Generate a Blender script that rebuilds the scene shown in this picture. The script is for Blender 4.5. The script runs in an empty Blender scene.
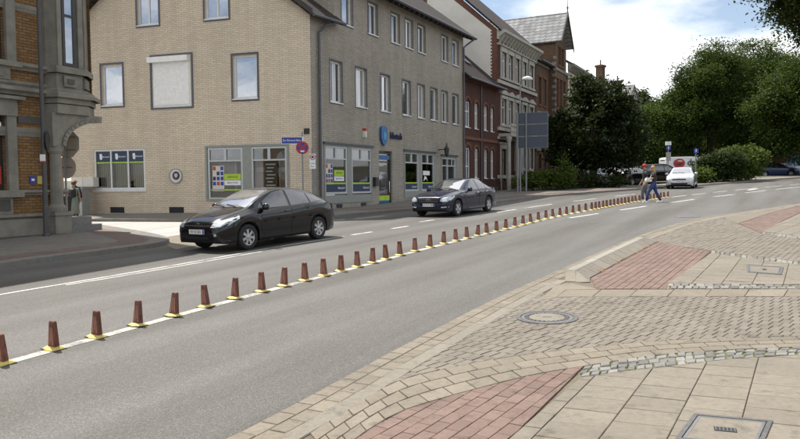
import bpy, bmesh, math, random
import numpy as np
from mathutils import Vector, Matrix
from mathutils.bvhtree import BVHTree
random.seed(7); rng = np.random.default_rng(7)
S = bpy.context.scene; COL = S.collection
PI = math.pi; R = math.radians
# ---------------------------------------------------------------- camera
FPX, CX, CY = 700.0, 400.0, 219.5
CAMH = 1.85; GA = 0.02; GB = 0.02                      # the street climbs 2 % to the right and 2 % away
cam = bpy.data.cameras.new('camera'); camo = bpy.data.objects.new('camera', cam); COL.objects.link(camo)
cam.sensor_fit = 'HORIZONTAL'; cam.sensor_width = 36; cam.lens = FPX/800*36; cam.clip_start = 0.1; cam.clip_end = 3000
CROT = Matrix.Rotation(PI/2-math.atan2(35.5, 700), 3, 'X') @ Matrix.Rotation(R(-0.5), 3, 'Z')
camo.matrix_world = Matrix.Translation((0, 0, CAMH)) @ CROT.to_4x4()
S.camera = camo
# ---------------------------------------------------------------- sky, sun, exposure
SUN_EL = R(60); SUN_AZ = math.atan2(-0.66, 0.75)       # clockwise from +Y
W = bpy.data.worlds.new('World'); S.world = W; W.use_nodes = True
nt = W.node_tree; nt.nodes.clear()
def wn(t, **k):
    n = nt.nodes.new(t)
    for a, b in k.items(): setattr(n, a, b)
    return n
sky = wn('ShaderNodeTexSky', sky_type='NISHITA', sun_disc=False, sun_elevation=SUN_EL, sun_rotation=SUN_AZ % (2*PI), air_density=1.0, dust_density=0.4, ozone_density=1.0)
tc = wn('ShaderNodeTexCoord'); sp = wn('ShaderNodeSeparateXYZ'); nt.links.new(tc.outputs['Generated'], sp.inputs[0])
mz = wn('ShaderNodeMath', operation='ADD'); mz.inputs[1].default_value = 0.22; nt.links.new(sp.outputs[2], mz.inputs[0])
mz2 = wn('ShaderNodeMath', operation='MAXIMUM'); mz2.inputs[1].default_value = 0.05; nt.links.new(mz.outputs[0], mz2.inputs[0])
dx = wn('ShaderNodeMath', operation='DIVIDE'); nt.links.new(sp.outputs[0], dx.inputs[0]); nt.links.new(mz2.outputs[0], dx.inputs[1])
dy = wn('ShaderNodeMath', operation='DIVIDE'); nt.links.new(sp.outputs[1], dy.inputs[0]); nt.links.new(mz2.outputs[0], dy.inputs[1])
cb = wn('ShaderNodeCombineXYZ'); nt.links.new(dx.outputs[0], cb.inputs[0]); nt.links.new(dy.outputs[0], cb.inputs[1]); cb.inputs[2].default_value = 6.7
cn = wn('ShaderNodeTexNoise'); cn.inputs['Scale'].default_value = 1.15; cn.inputs['Detail'].default_value = 7; cn.inputs['Roughness'].default_value = 0.55
nt.links.new(cb.outputs[0], cn.inputs['Vector'])
rp = wn('ShaderNodeValToRGB'); rp.color_ramp.elements[0].position = 0.42; rp.color_ramp.elements[1].position = 0.56; rp.color_ramp.elements[0].color = (.12, .12, .12, 1)
nt.links.new(cn.outputs['Fac'], rp.inputs[0])
mx = wn('ShaderNodeMix', data_type='RGBA'); nt.links.new(rp.outputs[0], mx.inputs[0]); nt.links.new(sky.outputs[0], mx.inputs[6]); mx.inputs[7].default_value = (10.8, 10.9, 11.0, 1)
bg = wn('ShaderNodeBackground'); bg.inputs['Strength'].default_value = 0.095; nt.links.new(mx.outputs[2], bg.inputs[0])
wo = wn('ShaderNodeOutputWorld'); nt.links.new(bg.outputs[0], wo.inputs[0])
sun = bpy.data.lights.new('sun', 'SUN'); sun.energy = 5.0; sun.angle = R(0.53); sun.color = (1, 0.955, 0.88)
suno = bpy.data.objects.new('sun', sun); COL.objects.link(suno); suno.location = (-30, 30, 60)
TOSUN = Vector((math.sin(SUN_AZ)*math.cos(SUN_EL), math.cos(SUN_AZ)*math.cos(SUN_EL), math.sin(SUN_EL)))
suno.rotation_euler = TOSUN.to_track_quat('Z', 'Y').to_euler()
S.view_settings.view_transform = 'Standard'; S.view_settings.look = 'None'; S.view_settings.gamma = 1; S.view_settings.exposure = 0.48
S.view_settings.use_curve_mapping = False
# ---------------------------------------------------------------- pixel -> place
TILT = Vector((0, 0, 1)).rotation_difference(Vector((-GA, -GB, 1)).normalized()).to_matrix()
TILT4 = TILT.to_4x4(); TI = TILT.inverted()
def ray(px, py): return CROT @ Vector(((px-CX)/FPX, -(py-CY)/FPX, -1))
def gl(px, py, h=0.0):                                   # local coordinates of the sloping ground
    o = TI @ Vector((0, 0, CAMH)); d = TI @ ray(px, py); t = (h-o.z)/d.z
    return Vector((o.x+t*d.x, o.y+t*d.y))
def gw(x, y, h=0.0): return TILT @ Vector((x, y, h))     # ground-local -> world
def gls(pts, h=0.0): return [gl(x, y, h) for x, y in pts]
# ---------------------------------------------------------------- materials
MATS = {}
def nodes(name):
    m = bpy.data.materials.new(name); m.use_nodes = True; t = m.node_tree
    b = t.nodes['Principled BSDF']; MATS[name] = m
    return m, t, b
def link(t, a, b): t.links.new(a, b)
def N(t, typ, ins=None, **k):
    n = t.nodes.new(typ)
    for a, b in k.items(): setattr(n, a, b)
    for a, b in (ins or {}).items():
        if hasattr(b, 'is_output'): t.links.new(b, n.inputs[a])
        else: n.inputs[a].default_value = b
    return n
def c4(c): return (c[0], c[1], c[2], 1) if len(c) == 3 else c
def ramp(t, fac, stops):
    n = t.nodes.new('ShaderNodeValToRGB'); e = n.color_ramp.elements
    while len(e) < len(stops): e.new(0.5)
    for i, (p, c) in enumerate(stops): e[i].position = p; e[i].color = c4(c) if not isinstance(c, (int, float)) else (c, c, c, 1)
    t.links.new(fac, n.inputs[0]); return n.outputs[0]
def mix(t, fac, a, b, blend='MIX'):
    n = t.nodes.new('ShaderNodeMix'); n.data_type = 'RGBA'; n.blend_type = blend
    for i, v in ((0, fac), (6, a), (7, b)):
        if hasattr(v, 'is_output'): t.links.new(v, n.inputs[i])
        else: n.inputs[i].default_value = c4(v) if i else v
    return n.outputs[2]
def ocoord(t, scale=(1, 1, 1), world=False):
    if world: v = N(t, 'ShaderNodeNewGeometry').outputs['Position']
    else: v = N(t, 'ShaderNodeTexCoord').outputs['Object']
    return N(t, 'ShaderNodeMapping', {0: v, 3: scale}).outputs[0]
def noise(t, v, s, d=4, r=0.55): return N(t, 'ShaderNodeTexNoise', {'Vector': v, 'Scale': s, 'Detail': d, 'Roughness': r}).outputs['Fac']
def bump(t, b, h, st, dist=0.01):
    n = N(t, 'ShaderNodeBump', {'Strength': st, 'Distance': dist, 'Height': h}); link(t, n.outputs[0], b.inputs['Normal'])
def vary(name, col, amt=0.18, s=3.0, rough=0.8, fine=40, bmp=0.25, dist=0.004, spec=0.4, metal=0.0, world=True, coat=0):
    m, t, b = nodes(name); v = ocoord(t, world=world)
    n1 = noise(t, v, s, 5); n2 = noise(t, v, fine, 3)
    lo = [c*(1-amt) for c in col]; hi = [min(1, c*(1+amt)) for c in col]
    c = ramp(t, n1, [(0.3, lo), (0.7, hi)])
    c = mix(t, 0.35, c, ramp(t, n2, [(0.3, lo), (0.7, hi)]))
    link(t, c, b.inputs['Base Color']); b.inputs['Roughness'].default_value = rough
    b.inputs['Specular IOR Level'].default_value = spec; b.inputs['Metallic'].default_value = metal; b.inputs['Coat Weight'].default_value = coat
    if bmp: bump(t, b, n2, bmp, dist)
    return m
def plain(name, col, rough=0.5, metal=0.0, spec=0.5, coat=0.0):
    m, t, b = nodes(name); v = ocoord(t)
    n1 = noise(t, v, 6, 3)
    link(t, ramp(t, n1, [(0.3, [c*0.92 for c in col]), (0.7, [min(1, c*1.06) for c in col])]), b.inputs['Base Color'])
    b.inputs['Roughness'].default_value = rough; b.inputs['Metallic'].default_value = metal
    b.inputs['Specular IOR Level'].default_value = spec; b.inputs['Coat Weight'].default_value = coat; b.inputs['Coat Roughness'].default_value = 0.04
    return m
def brickmat(name, c1, c2, mortar, bw=0.25, bh=0.075, ms=0.008, dirt=0.2, bst=0.5, offset=0.5):
    m, t, b = nodes(name); o = N(t, 'ShaderNodeTexCoord').outputs['Object']
    s = N(t, 'ShaderNodeSeparateXYZ', {0: o}); xy = N(t, 'ShaderNodeMath', {0: s.outputs[0], 1: s.outputs[1]}, operation='ADD')
    v = N(t, 'ShaderNodeCombineXYZ', {0: xy.outputs[0], 1: s.outputs[2]}).outputs[0]
    br = N(t, 'ShaderNodeTexBrick', {'Vector': v, 'Color1': c4(c1), 'Color2': c4(c2), 'Mortar': c4(mortar), 'Scale': 1.0, 'Mortar Size': ms, 'Mortar Smooth': 0.3, 'Bias': 0.0, 'Brick Width': bw, 'Row Height': bh})
    br.offset = offset
    n1 = noise(t, o, 0.6, 5); n2 = noise(t, o, 9, 4)
    c = mix(t, dirt, br.outputs['Color'], ramp(t, n1, [(0.3, 0.25), (0.7, 1.0)]), 'MULTIPLY')
    st_ = noise(t, N(t, 'ShaderNodeMapping', {0: o, 3: (2.2, 2.2, 0.16)}).outputs[0], 1.0, 5, 0.65)
    c = mix(t, 0.12+dirt*0.5, c, ramp(t, st_, [(0.38, 0.55), (0.58, 1.0)]), 'MULTIPLY')
    c = mix(t, dirt*0.8, c, ramp(t, n2, [(0.35, 0.4), (0.65, 1.0)]), 'MULTIPLY')
    link(t, c, b.inputs['Base Color']); b.inputs['Roughness'].default_value = 0.85; b.inputs['Specular IOR Level'].default_value = 0.25
    inv = N(t, 'ShaderNodeMath', {0: 1.0, 1: br.outputs['Fac']}, operation='SUBTRACT').outputs[0]
    add = N(t, 'ShaderNodeMath', {0: inv, 1: n2}, operation='ADD').outputs[0]
    bump(t, b, add, bst, 0.02)
    return m
def glassmat(name, tint=(0.02, 0.024, 0.03), refl=0.25, rough=0.02, wav=0.05, curt=0):
    m, t, b = nodes(name); b.inputs['Roughness'].default_value = 0.5
    oc_ = N(t, 'ShaderNodeTexCoord').outputs['Object']; rnd = N(t, 'ShaderNodeObjectInfo').outputs['Random']
    if curt:   # net curtains seen through the pane
        wv = N(t, 'ShaderNodeTexNoise', {'Vector': N(t, 'ShaderNodeMapping', {0: oc_, 3: (14, 14, 0.25)}).outputs[0], 'Scale': 1.0, 'Detail': 2.0}).outputs['Fac']
        on = N(t, 'ShaderNodeMath', {0: rnd, 1: 1-curt}, operation='GREATER_THAN').outputs[0]
        link(t, mix(t, on, tint, ramp(t, wv, [(.3, (.16, .155, .15)), (.7, (.46, .45, .43))])), b.inputs['Base Color'])
    else: b.inputs['Base Color'].default_value = c4(tint)
    g = N(t, 'ShaderNodeBsdfGlossy', {'Color': (0.93, 0.95, 1, 1), 'Roughness': rough})
    lw = N(t, 'ShaderNodeFresnel', {'IOR': 1.5})
    a = N(t, 'ShaderNodeMath', {0: lw.outputs[0], 1: refl}, operation='ADD', use_clamp=True)
    nb = N(t, 'ShaderNodeBump', {'Strength': wav, 'Distance': 0.05, 'Height': noise(t, ocoord(t), 1.3, 2)})
    link(t, nb.outputs[0], g.inputs['Normal'])
    ms = N(t, 'ShaderNodeMixShader', {0: a.outputs[0], 1: b.outputs[0], 2: g.outputs[0]})
    link(t, ms.outputs[0], t.nodes['Material Output'].inputs[0]); return m
def clearglass(name, refl=0.06, tint=(0.8, 0.85, 0.85)):
    m, t, b = nodes(name)
    tr = N(t, 'ShaderNodeBsdfTransparent', {'Color': c4(tint)}); g = N(t, 'ShaderNodeBsdfGlossy', {'Roughness': 0.015})
    lw = N(t, 'ShaderNodeFresnel', {'IOR': 1.5}); a = N(t, 'ShaderNodeMath', {0: lw.outputs[0], 1: refl}, operation='ADD', use_clamp=True)
    ms = N(t, 'ShaderNodeMixShader', {0: a.outputs[0], 1: tr.outputs[0], 2: g.outputs[0]})
    link(t, ms.outputs[0], t.nodes['Material Output'].inputs[0]); return m
def pavemat(name, col, amt=0.16, spot=0.3):
    m, t, b = nodes(name); v = ocoord(t, world=True)
    g = N(t, 'ShaderNodeNewGeometry'); oi = N(t, 'ShaderNodeObjectInfo')
    s = N(t, 'ShaderNodeMath', {0: g.outputs['Random Per Island'], 1: oi.outputs['Random']}, operation='ADD')
    f = N(t, 'ShaderNodeMath', {0: s.outputs[0]}, operation='FRACT').outputs[0]
    c = ramp(t, f, [(0.0, [x*(1-amt) for x in col]), (0.6, col), (1.0, [x*(1+amt*0.8) for x in col])])
    n1 = noise(t, v, 1.3, 6, 0.65); n2 = noise(t, v, 160, 2, 0.7); n3 = noise(t, v, 18, 5, 0.7)
    c = mix(t, spot, c, ramp(t, n1, [(0.35, 0.62), (0.65, 1.0)]), 'MULTIPLY')
    c = mix(t, 0.5, c, ramp(t, n3, [(0.34, 0.72), (0.6, 1.04)]), 'MULTIPLY')
    c = mix(t, 0.45, c, ramp(t, n2, [(0.3, 0.6), (0.7, 1.25)]), 'MULTIPLY')
    gv = N(t, 'ShaderNodeTexVoronoi', {'Vector': v, 'Scale': 2.6}).outputs['Distance']
    c = mix(t, 1.0, c, ramp(t, gv, [(0.035, 0.5), (0.06, 1.0)]), 'MULTIPLY')
    wn_ = noise(t, v, 5.5, 6, 0.75)
    c = mix(t, 0.75, c, ramp(t, wn_, [(0.32, 0.55), (0.46, 1.0)]), 'MULTIPLY')
    link(t, c, b.inputs['Base Color']); b.inputs['Roughness'].default_value = 0.82; b.inputs['Specular IOR Level'].default_value = 0.3
    h = N(t, 'ShaderNodeMath', {0: n2, 1: n3}, operation='ADD').outputs[0]
    bump(t, b, h, 0.35, 0.003); return m
def asphaltmat(name, lo, hi, patch=0.3):
    m, t, b = nodes(name); v = ocoord(t)
    vo = N(t, 'ShaderNodeTexVoronoi', {'Vector': v, 'Scale': 120.0}); vr = N(t, 'ShaderNodeSeparateColor', {0: vo.outputs['Color']}).outputs[0]
    n1 = noise(t, v, 0.45, 6, 0.6); n2 = noise(t, v, 60, 3, 0.7)
    rot = N(t, 'ShaderNodeMapping', {0: N(t, 'ShaderNodeMapping', {0: v, 2: (0, 0, R(29))}).outputs[0], 3: (1.0, 0.06, 1)}).outputs[0]
    n3 = noise(t, rot, 1.0, 4, 0.5)
    c = ramp(t, vr, [(0.0, [x*.6 for x in lo]), (0.78, hi), (1.0, [x*2.1 for x in hi])])
    c = mix(t, 0.4, c, ramp(t, n2, [(0.3, lo), (0.7, [x*1.25 for x in hi])]))
    c = mix(t, patch*.45, c, ramp(t, n1, [(0.32, 0.55), (0.68, 1.1)]), 'MULTIPLY')
    c = mix(t, min(1, patch*1.5), c, ramp(t, n3, [(0.35, (0.60, 0.55, 0.49)), (0.62, (1.12, 1.12, 1.12))]), 'MULTIPLY')
    link(t, c, b.inputs['Base Color']); b.inputs['Roughness'].default_value = 0.68; b.inputs['Specular IOR Level'].default_value = 0.45
    h = N(t, 'ShaderNodeMath', {0: vo.outputs['Distance'], 1: n2}, operation='ADD').outputs[0]
    bump(t, b, h, 0.55, 0.006); return m
def paintmat(name, col, wear=0.45):
    m, t, b = nodes(name); v = ocoord(t)
    n = noise(t, v, 22, 6, 0.75); n0 = noise(t, v, 2.0, 4)
    f = N(t, 'ShaderNodeMath', {0: n, 1: n0}, operation='ADD').outputs[0]
    c = ramp(t, f, [(wear+0.32, (0.16, 0.155, 0.15)), (wear+0.45, col)])
    link(t, c, b.inputs['Base Color']); b.inputs['Roughness'].default_value = 0.7; bump(t, b, n, 0.2, 0.002); return m
def leafmat(name, a, b_, tr=0.35):
    m, t, b = nodes(name); g = N(t, 'ShaderNodeNewGeometry')
    n = noise(t, ocoord(t, world=True), 0.45, 3)
    s = N(t, 'ShaderNodeMath', {0: g.outputs['Random Per Island'], 1: n}, operation='ADD'); s2 = N(t, 'ShaderNodeMath', {0: s.outputs[0], 1: 0.5}, operation='MULTIPLY').outputs[0]
    c = ramp(t, s2, [(0.25, a), (0.75, b_)])
    link(t, c, b.inputs['Base Color']); b.inputs['Roughness'].default_value = 0.6; b.inputs['Specular IOR Level'].default_value = 0.12
    tl = N(t, 'ShaderNodeBsdfTranslucent', {'Color': mix(t, 0.4, c, (0.10, 0.15, 0.02))})
    ms = N(t, 'ShaderNodeMixShader', {0: tr, 1: b.outputs[0], 2: tl.outputs[0]})
    link(t, ms.outputs[0], t.nodes['Material Output'].inputs[0]); return m
def bollardmat():
    m, t, b = nodes('bollard_brown'); v = ocoord(t, world=True); r = N(t, 'ShaderNodeObjectInfo').outputs['Random']
    c = ramp(t, r, [(0.0, (0.125, 0.036, 0.022)), (0.5, (0.155, 0.044, 0.026)), (1.0, (0.18, 0.06, 0.036))])
    n1 = noise(t, v, 14, 6, 0.7); n2 = noise(t, N(t, 'ShaderNodeMapping', {0: v, 3: (60, 60, 6)}).outputs[0], 1.0, 3)
    c = mix(t, 0.7, c, ramp(t, n1, [(0.36, (0.35, 0.35, 0.36)), (0.55, (1, 1, 1))]), 'MULTIPLY')
    c = mix(t, 0.35, c, ramp(t, n2, [(0.55, (0, 0, 0)), (0.75, (0.25, 0.2, 0.16))]), 'ADD')
    link(t, c, b.inputs['Base Color']); b.inputs['Roughness'].default_value = 0.45; bump(t, b, n1, 0.15, 0.004)
asphaltmat('asphalt', (0.057, 0.0545, 0.051), (0.117, 0.1115, 0.1025), 0.55)
asphaltmat('asphalt_side', (0.26, 0.25, 0.23), (0.42, 0.41, 0.385))
paintmat('paint_white', (0.52, 0.51, 0.48), 0.5); paintmat('paint_old', (0.40, 0.385, 0.34), 0.56)
pavemat('slab', (0.220, 0.193, 0.154), 0.07, .4); pavemat('paver_grey', (0.202, 0.177, 0.144), 0.10, .4); pavemat('paver_tan', (0.224, 0.193, 0.150), 0.11, .4)
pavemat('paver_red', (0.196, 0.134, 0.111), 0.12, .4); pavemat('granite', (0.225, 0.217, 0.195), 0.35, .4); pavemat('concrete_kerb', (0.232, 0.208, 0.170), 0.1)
pavemat('kerb_top', (0.30, 0.285, 0.25), 0.08); pavemat('walk_far', (0.215, 0.195, 0.168), 0.1, 0.4); pavemat('walk_red', (0.185, 0.135, 0.115), 0.1, 0.4)
vary('joint_sand', (0.13, 0.11, 0.08), 0.3, 6, 0.95); vary('moss', (0.10, 0.11, 0.035), 0.4, 9, 0.95)
vary('terrain', (0.085, 0.085, 0.055), 0.4, 0.6, 0.95)
vary('granite_dark', (0.16, 0.155, 0.145), 0.25, 8, 0.7)
vary('cast_iron', (0.09, 0.088, 0.085), 0.35, 20, 0.55, 60, 0.3, spec=0.5); vary('steel_rim', (0.20, 0.195, 0.2), 0.25, 14, 0.4, metal=0.5)
brickmat('brick_beige_lit', (0.82, 0.70, 0.545), (0.72, 0.605, 0.465), (0.55, 0.46, 0.35), 0.30, 0.085, 0.012, 0.10, 0.9)  # same brick as the street side, colour brightened in place of bounced light
brickmat('brick_beige_shade', (0.49, 0.445, 0.375), (0.42, 0.38, 0.32), (0.31, 0.28, 0.235), 0.30, 0.085, 0.012, 0.25, 0.9)  # same brick again, with the street side's shade put into its colour
brickmat('brick_yellow', (0.34, 0.195, 0.078), (0.235, 0.125, 0.05), (0.12, 0.09, 0.06), 0.26, 0.09, 0.012, 0.3, 0.6)
brickmat('brick_red', (0.125, 0.05, 0.035), (0.092, 0.036, 0.026), (0.075, 0.05, 0.042), 0.25, 0.075, 0.01, 0.3, 0.4)
brickmat('brick_orange', (0.22, 0.095, 0.06), (0.175, 0.072, 0.046), (0.18, 0.12, 0.09), 0.25, 0.075, 0.01, 0.3, 0.4)
brickmat('brick_brown', (0.19, 0.118, 0.07), (0.145, 0.088, 0.052), (0.11, 0.08, 0.06), 0.25, 0.075, 0.01, 0.3, 0.4)
brickmat('tile_dark', (0.075, 0.055, 0.05), (0.05, 0.04, 0.038), (0.02, 0.018, 0.018), 0.22, 0.2, 0.03, 0.3, 1.0)
brickmat('slate', (0.46, 0.46, 0.46), (0.30, 0.30, 0.305), (0.14, 0.14, 0.14), 0.55, 0.32, 0.03, 0.35, 0.8)
vary('stone_trim', (0.205, 0.19, 0.158), 0.35, 2.2, 0.85, 30, 0.4, 0.01); vary('stone_white', (0.39, 0.37, 0.325), 0.2, 1.5, 0.85)
vary('plaster_white', (0.68, 0.65, 0.59), 0.12, 0.8, 0.9); vary('plaster_cream', (0.50, 0.43, 0.33), 0.15, 0.8, 0.9); vary('plaster_villa', (0.55, 0.53, 0.48), 0.12, 0.8, 0.9)
vary('plinth_dark', (0.085, 0.08, 0.07), 0.3, 2, 0.85)
plain('white_frame', (0.72, 0.72, 0.70), 0.4); plain('shop_frame', (0.52, 0.53, 0.52), 0.45); plain('dark_frame', (0.035, 0.03, 0.028), 0.4); plain('grey_green', (0.27, 0.28, 0.255), 0.6)
plain('zinc', (0.10, 0.10, 0.115), 0.45, 0.4); plain('soffit', (0.045, 0.038, 0.034), 0.7); plain('shutter', (0.88, 0.87, 0.85), 0.5)
glassmat('glass_sky', (0.05, 0.055, 0.08), 0.42, 0.01); glassmat('glass_dark', (0.012, 0.014, 0.016), 0.13); glassmat('glass_house', (0.012, 0.014, 0.016), 0.16, curt=.35); glassmat('glass_far', (0.02, 0.022, 0.025), 0.12, curt=.3)
glassmat('car_glass', (0.008, 0.009, 0.011), 0.07, 0.008, 0.0); glassmat('windscreen_glass', (0.012, 0.014, 0.018), 0.34, 0.01, 0.0); clearglass('shop_glass')
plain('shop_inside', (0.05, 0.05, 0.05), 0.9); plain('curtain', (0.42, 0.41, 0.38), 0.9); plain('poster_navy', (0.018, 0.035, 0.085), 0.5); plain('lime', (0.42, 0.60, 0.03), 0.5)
plain('shop_blue', (0.015, 0.11, 0.30), 0.3); plain('shop_cyan', (0.06, 0.32, 0.55), 0.4); plain('text_white', (0.8, 0.8, 0.8), 0.6); plain('text_black', (0.01, 0.01, 0.012), 0.6)
plain('poster_red', (0.45, 0.045, 0.03), 0.5); plain('poster_pale', (0.62, 0.58, 0.52), 0.5); plain('wood_panel', (0.26, 0.17, 0.10), 0.7)
plain('sign_blue', (0.015, 0.035, 0.30), 0.35); plain('sign_red', (0.38, 0.012, 0.02), 0.35); plain('sign_grey', (0.42, 0.43, 0.41), 0.5, 0.0); plain('navy_letters', (0.012, 0.018, 0.06), 0.4)
plain('sign_back', (0.055, 0.07, 0.10), 0.5); plain('pole', (0.075, 0.073, 0.075), 0.55, 0.2); plain('pole_light', (0.22, 0.225, 0.23), 0.5, 0.3); plain('lamp_white', (0.7, 0.7, 0.68), 0.4)
bollardmat(); plain('bollard_stripe', (0.40, 0.19, 0.12), 0.4); vary('bollard_yellow', (0.50, 0.40, 0.12), 0.2, 15, 0.6); plain('rubber', (0.02, 0.02, 0.02), 0.8)
plain('plastic_grey', (0.30, 0.30, 0.285), 0.6); plain('bin_dark', (0.02, 0.02, 0.022), 0.6); plain('fence_wood', (0.36, 0.24, 0.13), 0.8)
plain('paint_black', (0.004, 0.004, 0.006), 0.22, 0.0, 0.08, 1.0); plain('paint_navy', (0.005, 0.008, 0.03), 0.25, 0.0, 0.1, 0.9); plain('paint_silver', (0.50, 0.51, 0.53), 0.3, 0.55, 0.5, 1.0)
plain('paint_white_car', (0.66, 0.67, 0.68), 0.35, 0, 0.5, 0.8); plain('paint_blue', (0.012, 0.03, 0.10), 0.3, 0.3, 0.5, 1.0); plain('paint_lilac', (0.38, 0.40, 0.50), 0.3, 0.4, 0.5, 1.0)
plain('chrome', (0.7, 0.7, 0.72), 0.12, 1.0); plain('alloy', (0.50, 0.50, 0.51), 0.3, 0.8); plain('tyre', (0.018, 0.018, 0.018), 0.85); plain('lens', (0.55, 0.58, 0.60), 0.08, 0.35, 0.8, 1.0); plain('tail_red', (0.30, 0.01, 0.01), 0.2, 0, 0.5, 1)
plain('number_plate', (0.72, 0.72, 0.70), 0.4); plain('plate_blue', (0.01, 0.04, 0.35), 0.4); plain('black_trim', (0.012, 0.012, 0.012), 0.5)
plain('skin', (0.42, 0.23, 0.15), 0.55); plain('hair_blond', (0.42, 0.27, 0.10), 0.6); plain('hair_brown', (0.10, 0.055, 0.03), 0.6); plain('denim', (0.028, 0.05, 0.145), 0.85); plain('dark_cloth', (0.025, 0.024, 0.026), 0.85)
plain('cap_red', (0.48, 0.02, 0.02), 0.7); plain('white_cloth', (0.70, 0.70, 0.69), 0.8); plain('grey_cloth', (0.12, 0.12, 0.125), 0.85); plain('sage_cloth', (0.20, 0.22, 0.18), 0.9); plain('straw', (0.45, 0.30, 0.13), 0.8)
leafmat('leaf_yew', (0.007, 0.013, 0.004), (0.022, 0.034, 0.009), 0.18); leafmat('leaf_tree', (0.016, 0.034, 0.007), (0.070, 0.102, 0.020), 0.34); leafmat('leaf_bush', (0.045, 0.075, 0.014), (0.12, 0.155, 0.03), 0.4)
leafmat('leaf_over', (0.018, 0.030, 0.007), (0.055, 0.072, 0.017), 0.3); leafmat('leaf_dark', (0.016, 0.026, 0.010), (0.045, 0.062, 0.02), 0.3); leafmat('leaf_far', (0.035, 0.068, 0.016), (0.10, 0.145, 0.034), 0.38); vary('bark', (0.055, 0.042, 0.03), 0.35, 6, 0.95, 30, 0.6, 0.02)
M_ = MATS
# ---------------------------------------------------------------- mesh helpers
class MB:
    def __init__(s): s.v = []; s.f = []
    def poly(s, pts):
        n = len(s.v); s.v += [tuple(p) for p in pts]; s.f.append(tuple(range(n, n+len(pts)))); return s
    def faces(s, pts, fs):
        n = len(s.v); s.v += [tuple(p) for p in pts]; s.f += [tuple(i+n for i in f) for f in fs]; return s
    def box(s, x0, x1, y0, y1, z0, z1, M=None):
        p = [(x0, y0, z0), (x1, y0, z0), (x1, y1, z0), (x0, y1, z0), (x0, y0, z1), (x1, y0, z1), (x1, y1, z1), (x0, y1, z1)]
        if M is not None: p = [M @ Vector(q) for q in p]
        return s.faces(p, [(0, 3, 2, 1), (4, 5, 6, 7), (0, 1, 5, 4), (1, 2, 6, 5), (2, 3, 7, 6), (3, 0, 4, 7)])
    def prism(s, pl, z0, z1, ch=0.0, drop=None):
        # pl: 2-D polygon (ccw), extruded; ch chamfers the top edge
        n = len(pl); a = sum(pl[i][0]*pl[(i+1) % n][1]-pl[(i+1) % n][0]*pl[i][1] for i in range(n))
        if a < 0: pl = pl[::-1]
        rings = [[(p[0], p[1], z0) for p in pl]]
        if ch:
            cx = sum(p[0] for p in pl)/n; cy = sum(p[1] for p in pl)/n
            rings.append([(p[0], p[1], z1-ch) for p in pl])
            q = []
            for p in pl:
                d = math.hypot(p[0]-cx, p[1]-cy) or 1; k = max(0, 1-ch*1.3/d); q.append((cx+(p[0]-cx)*k, cy+(p[1]-cy)*k, z1))
            rings.append(q)
        else: rings.append([(p[0], p[1], z1) for p in pl])
        b = len(s.v)
        for r in rings: s.v += r
        for k in range(len(rings)-1):
            for i in range(n): s.f.append((b+k*n+i, b+k*n+(i+1) % n, b+(k+1)*n+(i+1) % n, b+(k+1)*n+i))
        s.f.append(tuple(b+(len(rings)-1)*n+i for i in range(n)))
        return s
    def extr(s, prof, x0, x1, axis='x'):
        # closed profile (a,b) extruded along an axis; x: (a,b)->(y,z)   y: (a,b)->(x,z)
        n = len(prof); b = len(s.v)
        for x in (x0, x1):
            for a, c in prof: s.v.append((x, a, c) if axis == 'x' else (a, x, c))
        for i in range(n): s.f.append((b+i, b+(i+1) % n, b+n+(i+1) % n, b+n+i))
        s.f.append(tuple(b+i for i in range(n))[::-1]); s.f.append(tuple(b+n+i for i in range(n))); return s
    def tube(s, path, rad, n=8, cap=True):
        path = [Vector(p) for p in path]; m = len(path)
        if not hasattr(rad, '__len__'): rad = [rad]*m
        b = len(s.v); ref = None
        for i, p in enumerate(path):
            d = (path[min(i+1, m-1)]-path[max(i-1, 0)]).normalized()
            if ref is None: ref = Vector((1, 0, 0)) if abs(d.x) < 0.8 else Vector((0, 1, 0))
            u = (ref-d*ref.dot(d)).normalized(); w = d.cross(u); ref = u
            for k in range(n):
                a = 2*PI*k/n; s.v.append(tuple(p+(u*math.cos(a)+w*math.sin(a))*rad[i]))
        for i in range(m-1):
            for k in range(n): s.f.append((b+i*n+k, b+i*n+(k+1) % n, b+(i+1)*n+(k+1) % n, b+(i+1)*n+k))
        if cap: s.f.append(tuple(b+k for k in range(n))[::-1]); s.f.append(tuple(b+(m-1)*n+k for k in range(n)))
        return s
    def loft(s, rings, cap=True):
        b = len(s.v); n = len(rings[0])
        for r in rings: s.v += [tuple(p) for p in r]
        for i in range(len(rings)-1):
            for k in range(n): s.f.append((b+i*n+k, b+i*n+(k+1) % n, b+(i+1)*n+(k+1) % n, b+(i+1)*n+k))
        if cap: s.f.append(tuple(b+k for k in range(n))[::-1]); s.f.append(tuple(b+(len(rings)-1)*n+k for k in range(n)))
        return s
    def ring_ell(s, secs, n=12, cap=True):
        # secs: (x,y,z,rx,ry) horizontal ellipses
        return s.loft([[(x+rx*math.cos(2*PI*k/n), y+ry*math.sin(2*PI*k/n), z) for k in range(n)] for x, y, z, rx, ry in secs], cap)
    def ball(s, c, r, n=10, m=6):
        rx, ry, rz = (r, r, r) if not hasattr(r, '__len__') else r
        return s.ring_ell([(c[0], c[1], c[2]-rz*math.cos(PI*(i+0.12)/(m+0.24)), rx*math.sin(PI*(i+0.12)/(m+0.24)), ry*math.sin(PI*(i+0.12)/(m+0.24))) for i in range(m+1)], n)
    def disc(s, c, r, y0, y1, n=24):
        # disc facing -Y, centre (x,z)
        pts = [(c[0]+r*math.cos(2*PI*k/n), c[1]+r*math.sin(2*PI*k/n)) for k in range(n)]
        return s.extr(pts[::-1], y0, y1, 'y')
    def mesh(s, name, smooth=False):
        me = bpy.data.meshes.new(name); me.from_pydata(s.v, [], s.f)
        if smooth: me.shade_smooth()
        me.update(); return me
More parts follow.
